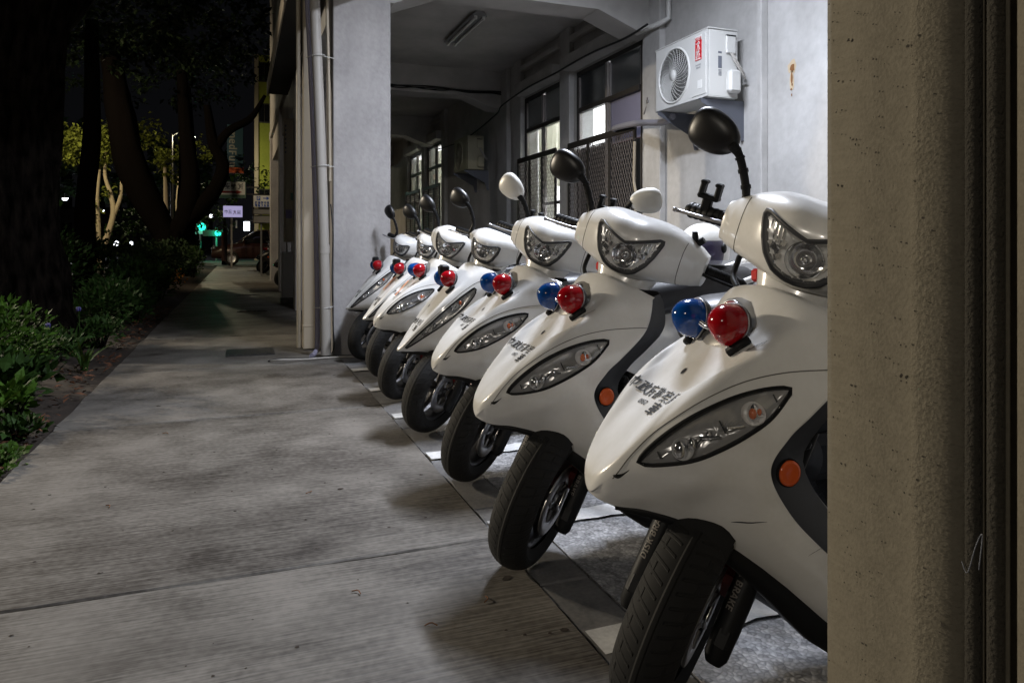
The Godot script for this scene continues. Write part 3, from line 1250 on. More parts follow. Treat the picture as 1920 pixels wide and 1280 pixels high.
	bx(st, Vector3(1.20, .27, .135), Vector3(.50, .15, .07), .03)
	lathe(st, [Vector2(0, 0), Vector2(.075, 0), Vector2(.085, .01), Vector2(.08, .03), Vector2(0, .035)], Transform3D(Basis(Vector3.RIGHT, PI / 2), Vector3(1.02, .28, .15)), 20)
	tube(st, [Vector3(1.35, .30, -.10), Vector3(1.48, .52, -.11)], .02, 8)
	obj("engine", done(st), M.black_plastic, root)
	st = mb()
	tube(st, [Vector3(1.0, .22, -.10), Vector3(1.15, .24, -.17), Vector3(1.25, .30, -.18), Vector3(1.62, .40, -.18), Vector3(1.66, .41, -.18)], [.015, .02, .05, .052, .03], 12)
	obj("exhaust", done(st), M.black_plastic, root)
	st = mb()
	for s in [1.0, -1.0]:
		tube(st, [Vector3(.98, .24, .10 * s), Vector3(1.02, .015, .15 * s), Vector3(1.08, .012, .17 * s)], .011, 8)
	tube(st, [Vector3(1.0, .12, .12), Vector3(1.0, .12, -.12)], .010, 8)
	obj("centre_stand", done(st), M.black_plastic, root)
	var rear := wheel(root, "rear_wheel", false)
	rear.position = Vector3(1.40, .228, 0)
	# warning lamps
	for k in 2:
		var s := -1.0 if k else 1.0
		var nm := "blue" if k else "red"
		# local frame of the lamp: y points forward out of the lens
		var at := Vector3(.276, .800, .070 * s) if round_ else Vector3(.258, .786, .056 * s)
		var fwd := Vector3(-1, .12, .42 if s > 0 else .05).normalized()
		var side := fwd.cross(Vector3.UP).normalized()
		var up := side.cross(fwd).normalized()
		var xf := Transform3D(Basis(side, fwd, up), at)
		st = mb()
		var rows := []
		var prof := [[1.0, -.004]]
		for q in 29:
			var f := q / 28.0
			prof.append([pow(maxf(1.0 - pow(f, 2.3), 0.0), .52) * (1.0 - (.016 if q % 2 and q > 5 else 0.0)), .002 + .055 * f])
		for q in 33:
			var a := TAU * (q % 32) / 32.0
			var row := PackedVector3Array()
			for p in prof:
				var z := sin(a)
				var wd := 1.0 - .36 * maxf(-z, 0.0) ** 1.6 + .04 * maxf(z, 0.0)
				var rr: float = p[0]
				row.append(xf * Vector3(cos(a) * .039 * rr * wd, p[1], z * rr * (.040 if z > 0 else .047)))
			rows.append(row)
		grid(st, rows)
		var lamp := obj("warning_lamp", done(st), M.blue_lens if k else M.red_lens, root)
		lamp.set_meta("label", nm + " warning lamp")
		st = mb()
		rows = []
		for q in 33:
			var a := TAU * (q % 32) / 32.0
			var row := PackedVector3Array()
			for p in [[1.02, -.001], [1.045, -.003], [1.04, -.010], [.93, -.018], [.5, -.024], [0.0, -.025]]:
				var z := sin(a)
				var wd := 1.0 - .36 * maxf(-z, 0.0) ** 1.6 + .04 * maxf(z, 0.0)
				row.append(xf * Vector3(cos(a) * .039 * p[0] * wd, p[1], z * p[0] * (.040 if z > 0 else .047)))
			rows.append(row)
		grid(st, rows)
		obj("lamp_back", done(st), M.grey_plastic, lamp)
		st = mb()
		var loop := []
		for q in 33:
			var a := TAU * (q % 32) / 32.0
			var z := sin(a)
			var wd := 1.0 - .36 * maxf(-z, 0.0) ** 1.6 + .04 * maxf(z, 0.0)
			loop.append(xf * Vector3(cos(a) * .0403 * wd, -.001, z * (.0413 if z > 0 else .0483)))
		tube(st, loop, .0017, 6, false)
		obj("lamp_rim", done(st), M.silver, lamp)
	st = mb()
	var bc := Vector3(.285, .785, 0) if round_ else Vector3(.27, .765, 0)
	tube(st, [bc + Vector3(-.03, .02, -.05), bc + Vector3(-.01, 0, -.03), bc + Vector3(.02, -.012, 0), bc + Vector3(-.01, 0, .03), bc + Vector3(-.03, .02, .05)], .007, 8)
	obj("lamp_bracket", done(st), M.chrome, root)
	st = mb()
	for p in [Vector2(-.10, .385), Vector2(.10, .385)] if round_ else [Vector2(.095, .37), Vector2(-.095, .37)]:
		var a: Vector3 = hood.call(p + Vector2(-.014 * signf(p.x), -.020), .006)
		var b: Vector3 = hood.call(p + Vector2(.012 * signf(p.x), .016), .006)
		tube(st, [a, a.lerp(b, .04), a.lerp(b, .96), b], [.004, .0095, .0095, .004], 10)
	obj("bracket_foot", done(st), M.black_plastic, root)
	if not round_:
		st = mb()
		bx(st, Vector3(.240, .826, -.004), Vector3(.045, .055, .066), .008)
		bx(st, Vector3(.217, .826, -.004), Vector3(.006, .040, .050), .002)
		obj("siren_box", done(st), M.black_plastic, root)
	# what turns with the handlebar
	front_end(root, round_, paint)
	return root


func hood_fill(st: SurfaceTool, hood: Callable, poly: Array, c: Vector2, scales: Array, offs: Array) -> void:
	var o := resample(v2(poly), 28)
	var rows := []
	for k in scales.size():
		var row := PackedVector3Array()
		for i in o.size() + 1:
			row.append(hood.call(c.lerp(o[i % o.size()], scales[k]), offs[k]))
		rows.append(row)
	grid(st, rows)


func wheel(root: Node3D, called: String, disc: bool) -> MeshInstance3D:
	var st := mb()
	var prof := []
	for k in 25:
		var a := PI * (1.12 * (k / 24.0 - 0.5))
		prof.append(Vector2(.184 + cos(a) * .044, sin(a) * .060))
	prof.push_front(Vector2(.150, -.044))
	prof.append(Vector2(.150, .044))
	var lay := Transform3D(Basis(Vector3.RIGHT, PI / 2), Vector3())
	lathe(st, prof, lay, 72, Vector2(26, 1))
	var w := obj(called, done(st), M.tyre, root)
	st = mb()
	lathe(st, [Vector2(.152, -.038), Vector2(.142, -.036), Vector2(.135, -.02), Vector2(.135, .02), Vector2(.142, .036), Vector2(.152, .038)], lay, 48)
	lathe(st, [Vector2(0, -.045), Vector2(.03, -.045), Vector2(.036, -.03), Vector2(.036, .03), Vector2(.03, .045), Vector2(0, .045)], lay, 20)
	obj("rim", done(st), M.rim_metal, w)
	for k in 5:
		st = mb()
		var a := TAU * k / 5
		var b := Basis(Vector3.BACK, a)
		tube(st, [b * Vector3(.028, 0, 0), b * Vector3(.08, .012, 0), b * Vector3(.138, .002, 0)], [.02, .013, .018], 8, true, .7)
		obj("spoke", done(st), M.rim_metal, w)
	if disc:
		st = mb()
		lathe(st, [Vector2(.062, .050), Vector2(.105, .050), Vector2(.105, .054), Vector2(.062, .054), Vector2(.062, .050)], lay, 40)
		for k in 5:
			var b := Basis(Vector3.BACK, TAU * k / 5 + .3)
			tube(st, [b * Vector3(.03, 0, .048), b * Vector3(.065, 0, .052)], .007, 6)
		obj("brake_disc", done(st), M.steel_disc, w)
	return w


func cowl_section(s: float, round_: bool) -> Array:
	var keys := [[0.0, -.038, .012, .112, .094], [.05, -.034, .014, .112, .093], [.10, -.014, .014, .104, .086], [.15, .014, .006, .084, .074], [.19, .038, -.004, .062, .060], [.215, .050, -.010, .046, .048]]
	if not round_:
		keys = [[0.0, -.05, -.005, .110, .088], [.05, -.043, -.004, .104, .084], [.09, -.022, -.002, .090, .074], [.13, .012, -.002, .066, .055], [.17, .04, -.006, .044, .038], [.20, .052, -.010, .026, .024]]
	var a := absf(s)
	var k := 0
	while k < keys.size() - 2 and a > keys[k + 1][0]:
		k += 1
	var f: float = (a - keys[k][0]) / (keys[k + 1][0] - keys[k][0])
	f = clampf(f, 0, 1)
	var out := []
	for i in range(1, 5):
		var p: float = keys[k - 1][i] if k > 0 else keys[1][i]
		var n: float = keys[k + 2][i] if k + 2 < keys.size() else keys[k + 1][i]
		out.append(cubic_interpolate(keys[k][i], keys[k + 1][i], p, n, f))
	return out


func front_end(root: Node3D, round_: bool, paint: Material) -> void:
	var axis := Vector3(sin(deg_to_rad(RAKE)), cos(deg_to_rad(RAKE)), 0)
	var turn := Basis(axis, deg_to_rad(TURN if round_ else TURN - 3.0))
	var head := Transform3D(turn, PIVOT)
	var reach := .215 if round_ else .20
	var p := sheet(101, 97, func(t: float, q: float) -> Vector3:
		var s := (t * 2 - 1) * reach
		var k := cowl_section(s, round_)
		var a := -PI / 2 - .9 + (1 - q) * 0.0 - q * (TAU - 1.8) + 0.0
		# from the bottom back, round the front, to the top back
		a = -PI / 2 + 1.0 - q * (TAU - 2.0)
		var ca := cos(a)
		var sa := sin(a)
		var e := 2.0 / 2.7
		return Vector3(k[0] + k[2] * signf(ca) * pow(absf(ca), e), k[1] + k[3] * signf(sa) * pow(absf(sa), e), s))
	p.front = true
	var eye: PackedVector2Array
	var c := Vector2(0, -.008)
	if round_:
		eye = resample(v2([[0, .036], [.012, .039], [.05, .052], [.094, .067], [.102, .064], [.098, .046], [.088, .016], [.073, -.014], [.048, -.043], [.022, -.056], [0, -.059], [-.022, -.056], [-.048, -.043], [-.073, -.014], [-.088, .016], [-.098, .046], [-.102, .064], [-.094, .067], [-.05, .052], [-.012, .039]]), 64)
		c = Vector2(0, .004)
	else:
		c = Vector2(0, -.012)
		eye = resample(v2([[0, .020], [.04, .024], [.072, .032], [.082, .026], [.078, -.004], [.062, -.040], [.04, -.060], [0, -.066], [-.04, -.060], [-.062, -.040], [-.078, -.004], [-.082, .026], [-.072, .032], [-.04, .024]]), 64)
	var st := mb()
	grid(st, p.g, Vector2.ONE, false, hole(p, grown(eye, .0015)))
	st.set_smooth_group(-1)
	for e in [0, 100]:
		var ctr := Vector3()
		for v in p.g[e]:
			ctr += v
		ctr /= 97.0
		for k in 96:
			tri(st, ctr, p.g[e][k], p.g[e][k + 1])
	var cowl := obj("handlebar_cowl", done(st), paint, root)
	cowl.transform = head
	st = mb()
	fill(st, p, eye, c, [1.0, .93, .82, .66, .5, .34, .18, 0.0], [-.003, -.010, -.018, -.024, -.029, -.032, -.034, -.034], false, .0035)
	obj("headlamp_reflector", done(st), M.lamp_chrome, cowl)
	st = mb()
	edge_strip(st, p, eye, [.0060, .0048, .0, -.0045], [-.001, .0030, .0034, -.008])
	obj("headlamp_bezel", done(st), M.grey_plastic, cowl)
	st = mb()
	# one large bowl with stepped rings round a hooded bulb
	var bc := p.lifted(Vector2(.006, -.004), -.010)
	var bowl := []
	for k in 37:
		var an := TAU * (k % 36) / 36.0
		var row := PackedVector3Array()
		for q in [[.039, .0], [.037, .003], [.033, .004], [.0315, .008], [.026, .0095], [.0245, .013], [.017, .014], [.012, .014]]:
			row.append(bc + Vector3(q[1], sin(an) * q[0], cos(an) * q[0]))
		bowl.append(row)
	grid(st, bowl)
	ball(st, bc + Vector3(.006, 0, 0), Vector3(.013, .0095, .0095), 8)
	# facets beside the bowl
	st.set_smooth_group(-1)
	for k in 26:
		var sx := -1.0 if k % 2 else 1.0
		var f := Vector2(rng.randf_range(.044, .078) * sx, rng.randf_range(-.022, .026))
		if absf(f.x) > .058 and f.y < -.004:
			continue
		var fc := p.lifted(f, -.010)
		var fb := Basis.from_euler(Vector3(rng.randf_range(-.4, .4), rng.randf_range(-.5, .5), rng.randf_range(-.6, .6)))
		var h1 := fb * Vector3(0, .0065, 0)
		var h2 := fb * Vector3(0, 0, .0045)
		quad(st, fc - h1 - h2, fc + h1 - h2, fc + h1 + h2, fc - h1 + h2)
	if round_:
		for sx in [-1.0, 1.0]:
			for k in 4:
				var a := p.lifted(Vector2((.052 + k * .011) * sx, .022 - k * .002), -.012)
				var b := p.lifted(Vector2((.056 + k * .011) * sx, .046 + k * .003), -.012)
				tube(st, [a, b], .0022, 6)
	obj("headlamp_bulb", done(st), M.chrome, cowl)
	st = mb()
	fill(st, p, eye, c, [.985, .85, .6, .3, 0.0], [-.001, .003, .005, .006, .006])
	obj("headlamp_lens", done(st), M.clear_lens, cowl)
	# seams of the side wings
	for sx in [.135, .865]:
		st = mb()
		var seam := []
		for j in range(14, 84, 2):
			var i := int(sx * 100)
			var d: Vector3 = p.normal(i / 100.0, j / 96.0)
			seam.append(p.g[i][j] + d * .0003)
		tube(st, seam, .0011, 5, false)
		obj("cowl_seam", done(st), M.dark_seam, cowl)
	# brow line over the dark back cover
	st = mb()
	bx(st, Vector3(.035, .055, 0), Vector3(.09, .05, .20), .018)
	bx(st, Vector3(.055, -.02, 0), Vector3(.06, .13, .26), .02)
	obj("dashboard", done(st), M.black_plastic, cowl)
	# neck under the cowl
	st = mb()
	loft(st, [ring_super(Vector3(-.02, -.07, 0), Vector3(.07, 0, 0), Vector3(0, 0, .10), 2.4), ring_super(Vector3(-.035, -.11, 0), Vector3(.07, 0, 0), Vector3(0, 0, .085), 2.4), ring_super(Vector3(-.06, -.155, 0), Vector3(.06, 0, 0), Vector3(0, 0, .07), 2.4)])
	obj("neck_cover", done(st), paint, cowl)
	# bar, grips, levers
	for s in [1.0, -1.0]:
		st = mb()
		tube(st, [Vector3(.055, -.01, .185 * s), Vector3(.062, -.012, .21 * s), Vector3(.066, -.014, .218 * s), Vector3(.10, -.026, .325 * s), Vector3(.102, -.027, .335 * s)], [.015, .016, .0195, .0185, .012], 14)
		for k in 7:
			var g0 := Vector3(.066, -.014, .218 * s).lerp(Vector3(.10, -.026, .325 * s), k / 6.5)
			var g1 := Vector3(.066, -.014, .218 * s).lerp(Vector3(.10, -.026, .325 * s), (k + .35) / 6.5)
			tube(st, [g0, g1], .0205, 14)
		bx(st, Vector3(.05, -.008, .197 * s), Vector3(.05, .05, .035), .008)
		var grip := obj("grip", done(st), M.black_plastic, root)
		grip.transform = head
		st = mb()
		tube(st, curve([Vector3(.03, -.008, .19 * s), Vector3(.012, -.014, .22 * s), Vector3(.03, -.022, .29 * s), Vector3(.042, -.026, .335 * s), Vector3(.04, -.026, .35 * s)], 14), [.008, .0075, .007, .0065, .006, .006, .006, .006, .006, .006, .006, .007, .009, .006], 8, true, .8)
		var lever := obj("brake_lever", done(st), M.black_plastic if s > 0 else M.silver, root)
		lever.transform = head
	# forks and wheel
	var stem_at := PIVOT + Vector3(.05, 0, 0)
	var swing := Transform3D(turn, stem_at) * Transform3D(Basis(), -stem_at)
	var axle := Vector3(.19, .228, 0)
	for s in [1.0, -1.0]:
		st = mb()
		var d := axis
		var f0 := axle + Vector3(.006, -.03, .096 * s) - d * .035
		tube(st, [f0 - d * .015, f0, f0 + d * .06, f0 + d * .30, f0 + d * .33, f0 + d * .49], [.016, .024, .026, .026, .02, .018], 14)
		bx(st, f0 + d * .04, Vector3(.05, .055, .04), .01, Basis(Vector3.BACK, -deg_to_rad(RAKE)))
		var lg := obj("fork_leg", done(st), M.black_plastic, root)
		lg.transform = swing
		st = mb()
		words(st, "DISK BRAKE", .015, func(q: Vector2) -> Vector3:
			var w := .0268
			var an := -q.y / w + (1.95 if s > 0 else 1.2)
			return f0 + d * (.15 - q.x * s) + (Vector3(-cos(deg_to_rad(RAKE)), sin(deg_to_rad(RAKE)), 0) * sin(an) + Vector3(0, 0, s) * cos(an) * -1.0 * -1.0) * w)
		obj("fork_lettering", done(st), M.letter_grey, lg)
		if round_:
			st = mb()
			tube(st, [f0 + d * .19 + Vector3(-.004, .002, .005 * s), f0 + d * .26 + Vector3(-.004, .002, .005 * s)], .0255, 14)
			obj("red_band", done(st), M.caliper_red, lg)
	st = mb()
	bx(st, axle + axis * .40 + Vector3(-.0, 0, 0), Vector3(.06, .03, .22), .01, Basis(Vector3.BACK, -deg_to_rad(RAKE)))
	tube(st, [axle + axis * .40, axle + axis * .70], .022, 12)
	var yoke := obj("fork_yoke", done(st), M.black_plastic, root)
	yoke.transform = swing
	# mudguard
	st = mb()
	var arc := []
	for k in 17:
		var a := lerpf(deg_to_rad(20), deg_to_rad(112), k / 16.0)
		var row := PackedVector3Array()
		for j in 9:
			var b := (j / 4.0 - 1.0)
			var r := .240 - .030 * b * b * absf(b) - (.02 * (k / 16.0 - .9) * 10 if k > 14 else 0.0)
			row.append(axle + Vector3(cos(a) * r, sin(a) * r, b * .060))
		arc.append(row)
	grid(st, arc)
	var guard := obj("mudguard", done(st), M.rubber_black, root)
	guard.transform = swing
	var fw := wheel(root, "front_wheel", true)
	fw.transform = swing * Transform3D(Basis(), axle)
	st = mb()
	var cal := axle + Vector3(.085, .045, .062)
	bx(st, cal, Vector3(.05, .085, .05), .012, Basis(Vector3.BACK, .5))
	bx(st, cal + Vector3(.028, -.03, .005), Vector3(.018, .022, .03), .005)
	bx(st, cal + Vector3(.022, .045, .005), Vector3(.016, .02, .03), .005)
	var caliper := obj("brake_caliper", done(st), M.caliper_red, root)
	caliper.transform = swing
	# little red hook under the cowl
	st = mb()
	bx(st, Vector3(.455, .888, -.10), Vector3(.028, .03, .03), .006)
	obj("red_hook", done(st), M.red_plastic, root)
	st = mb()
	tube(st, curve([Vector3(.45, .93, -.17), Vector3(.42, .885, -.15), Vector3(.40, .86, -.10)], 8), .007, 8)
	obj("cable", done(st), M.black_plastic, root)


# mirror on its stem, in the turned frame of the bars: side -1 right, 1 left
func add_mirror(root: Node3D, side: float, shell_mat: Material, round_: bool, lift := 0.0, tilt := 0.0, reach := 0.198) -> void:
	var axis := Vector3(sin(deg_to_rad(RAKE)), cos(deg_to_rad(RAKE)), 0)
	var head := Transform3D(Basis(axis, deg_to_rad(TURN if round_ else TURN - 3.0)), PIVOT)
	var root_at := Vector3(.035, .030, reach * side)
	var ent := root_at + Vector3(0, .125 + lift, .048 * side)
	var n := Vector3(-1, -.05, .1 * side).normalized()          # the back, which looks forward
	var w := Vector3(0, .15 + tilt, .98 * side).normalized()      # long axis, away from the stem
	w = (w - n * w.dot(n)).normalized()
	var u := n.cross(w).normalized()
	var c := ent + w * .066
	var st := mb()
	var rows := []
	for k in 37:
		var a := TAU * (k % 36) / 36.0
		var ca := cos(a)
		var sa := sin(a)
		var row := PackedVector3Array()
		# egg outline, narrow end towards the stem
		var out := Vector3()
		var lng := signf(ca) * pow(absf(ca), .85) * .066
		var wid := signf(sa) * pow(absf(sa), .85) * .050 * (1.0 - .20 * -ca)
		for q in [[.93, -.002], [1.0, .002], [1.0, .008], [.94, .018], [.78, .026], [.5, .031], [.2, .033], [0, .033]]:
			row.append(c + (w * lng + u * wid) * q[0] + n * q[1])
		rows.append(row)
	grid(st, rows)
	var shell := obj("mirror", done(st), shell_mat, root)
	shell.transform = head
	st = mb()
	var row2 := []
	for k in 37:
		var a := TAU * (k % 36) / 36.0
		var wid := signf(sin(a)) * pow(absf(sin(a)), .85) * .050 * (1.0 - .20 * -cos(a))
		var e := w * signf(cos(a)) * pow(absf(cos(a)), .85) * .066 + u * wid
		row2.append(PackedVector3Array([c + e * .95 - n * .001, c - n * .001]))
	grid(st, row2)
	obj("mirror_glass", done(st), M.mirror_glass, shell)
	st = mb()
	var tip := ent + w * .012 + n * .016
	var path := curve([root_at - Vector3(0, .02, 0), root_at + Vector3(0, .03, -.003 * side), root_at.lerp(ent, .8) + Vector3(-.004, 0, -.004 * side), tip], 16)
	tube(st, path, [.014, .014, .013, .0125, .0105, .010, .010, .010, .010, .010, .010, .010, .011, .012, .013, .012], 10)
	for k in 4:
		var a: Vector3 = path[6 + k * 2]
		tube(st, [a, a.lerp(path[7 + k * 2], .55)], .0122, 10)
	var stem := obj("mirror_stem", done(st), M.black_plastic, root)
	stem.transform = head


func add_clamp(root: Node3D, at: Vector3, round_: bool, size := 1.0) -> void:
	var axis := Vector3(sin(deg_to_rad(RAKE)), cos(deg_to_rad(RAKE)), 0)
	var st := mb()
	for s in [1.0, -1.0]:
		bx(st, at + Vector3(0, .018, .021 * s) * size, Vector3(.028, .036, .014) * size, .004)
		bx(st, at + Vector3(-.002, .036, .0195 * s) * size, Vector3(.030, .010, .018) * size, .003)
	bx(st, at, Vector3(.03, .014, .058) * size, .004)
	bx(st, at + Vector3(.0, -.022, 0) * size, Vector3(.022, .04, .026) * size, .004)
	var o := obj("baton_clamp", done(st), M.black_plastic, root)
	o.transform = Transform3D(Basis(axis, deg_to_rad(TURN if round_ else TURN - 3.0)), PIVOT)


func copy_of(root: Node3D, label: String, at: Vector3, turn: float) -> Node3D:
	var r: Node3D = root.duplicate()
	r.name = numbered("police_scooter")
	add_child(r)
	r.position = at
	r.rotation.y = turn
	r.set_meta("label", label)
	return r


func build_scooters() -> void:
	var grp := "white police scooters parked in a row"
	var a := make_scooter("round", "", M.white_paint)
	var b := make_scooter("sharp", "", M.white_paint)
	for o in [a, b]:
		o.set_meta("group", grp)
	# nose tip places, nearest first
	var s7 := a
	s7.position = Vector3(.658, 0, -1.31)
	s7.rotation.y = -.09
	s7.set_meta("label", "nearest white police scooter, cut off by the rough concrete column at right")
	var s6 := copy_of(a, "whole white police scooter just left of the nearest one, black mirror before the lattice window", Vector3(.640, 0, -2.0), 0.0)
	var s5 := copy_of(a, "white police scooter with white mirror shells, between a sharp-nosed and a black-mirrored one", Vector3(.717, 0, -2.80), 0.01)
	var s3 := copy_of(a, "round-nosed white police scooter between the two sharp-nosed ones, orange sticker on its hood", Vector3(.764, 0, -4.42), -0.01)
	var s4 := b
	s4.position = Vector3(.739, 0, -3.60)
	s4.set_meta("label", "sharp-nosed white police scooter right beyond the one with white mirrors")
	var s2 := copy_of(b, "sharp-nosed white police scooter with an orange sticker, second from the grey pillar", Vector3(.815, 0, -5.16), 0.01)
	var s1 := copy_of(b, "farthest white police scooter, parked right against the grey pillar", Vector3(.814, 0, -6.02), -0.02)
	add_mirror(s7, -1.0, M.mirror_black, true, .01, .08, .190)
	add_clamp(s7, Vector3(.085, .022, -.285), true, .95)
	add_mirror(s6, -1.0, M.mirror_black, true)
	add_clamp(s6, Vector3(.06, .070, -.155), true)
	add_mirror(s5, -1.0, M.mirror_white, true, -.01, .25, .170)
	add_mirror(s5, 1.0, M.mirror_white, true, .12, .22)
	add_clamp(s5, Vector3(.06, .06, -.145), true)
	add_mirror(s4, -1.0, M.mirror_black, false)
	add_clamp(s4, Vector3(.10, .03, -.10), false)
	add_mirror(s3, -1.0, M.mirror_black, true, .0, .1)
	add_mirror(s2, -1.0, M.mirror_black, false, -.01)
	add_mirror(s1, -1.0, M.mirror_black, false, .0, .5)
	for q in [[s3, Vector3(.17, .685, 0)], [s2, Vector3(.185, .675, 0)]]:
		var pt := mb()
		pt.set_smooth_group(-1)
		var d := Vector3(.68, .73, 0)
		var n := Vector3(-.73, .68, 0) * .007
		var e := Vector3(.006, .006, .034)
		quad(pt, q[1] + n - d * .06, q[1] + n + d * .06, q[1] + n + d * .06 + e, q[1] + n - d * .07 + e)
		obj("orange_sticker", done(pt), M.sticker_orange, q[0])
	# scratches on the nearest scooter
	var body: Patch = M["round_patch"]
	for q in [[[.222, .438], [.275, .446], .0014], [[.36, .375], [.40, .395], .0004]]:
		var sc := mb()
		var pts := []
		for k in 8:
			pts.append(body.lifted(Vector2(lerpf(q[0][0], q[1][0], k / 7.0), lerpf(q[0][1], q[1][1], k / 7.0) + .0006 * sin(k * 1.3)), .0002))
		tube(sc, pts, [q[2] * .2, q[2] * .8, q[2], q[2], q[2] * .9, q[2] * .7, q[2] * .5, q[2] * .2], 5, false)
		obj("scratch", done(sc), M.grey_plastic, s7)
	# a mirror stump on the left bar of the second scooter
	var st := mb()
	tube(st, [Vector3(.03, .03, .155), Vector3(.03, .062, .165), Vector3(.03, .085, .185)], [.012, .012, .010], 10)
	tube(st, [Vector3(.03, .062, .165), Vector3(.03, .10, .150)], [.011, .009], 10)
	var o := obj("mirror_stump", done(st), M.black_plastic, s6)
	o.transform = Transform3D(Basis(Vector3(sin(deg_to_rad(RAKE)), cos(deg_to_rad(RAKE)), 0), deg_to_rad(TURN)), PIVOT)


# ---------------------------------------------------------------- ground
func slab_mesh(x0: float, x1: float, z0: float, z1: float, y: float, thick: float, rag: float) -> SurfaceTool:
	# one cast concrete slab: top with softened edges, slightly uneven sides
	var st := mb()
	st.set_smooth_group(-1)
	var n := 14
	var off := rng.randf() * 5.0
	var loop := []
	for k in n:
		loop.append(Vector2(lerpf(x0, x1, float(k) / n), z1 + rng.randf_range(-rag, rag)))
	loop.append(Vector2(x1, z1))
	loop.append(Vector2(x1, z0))
	for k in n:
		loop.append(Vector2(lerpf(x1, x0, float(k) / n), z0 + rng.randf_range(-rag, rag)))
	loop.append(Vector2(x0, z0))
	for k in 9:
		loop.append(Vector2(x0 + rng.randf_range(-.012, .004), lerpf(z0, z1, (k + .5) / 9.0)))
	loop.append(Vector2(x0, z1))
	var m := loop.size()
	var c := Vector2((x0 + x1) / 2, (z0 + z1) / 2)
	var uv := func(p: Vector2) -> Vector2: return Vector2((p.x + off) / 2.0, (p.y + off * .7) / 2.0)
	for k in m:
		var a: Vector2 = loop[k]
		var b: Vector2 = loop[(k + 1) % m]
		var ai := a + (c - a).normalized() * .006
		var bi := b + (c - b).normalized() * .006
		for q in [[[c, y], [ai, y], [bi, y]], [[ai, y], [a, y - .005], [b, y - .005]], [[ai, y], [b, y - .005], [bi, y]], [[a, y - .005], [a, y - thick], [b, y - thick]], [[a, y - .005], [b, y - thick], [b, y - .005]]]:
			for v in q:
				st.set_uv(uv.call(v[0]))
				st.add_vertex(Vector3(v[0].x, v[1], v[0].y))
	return st


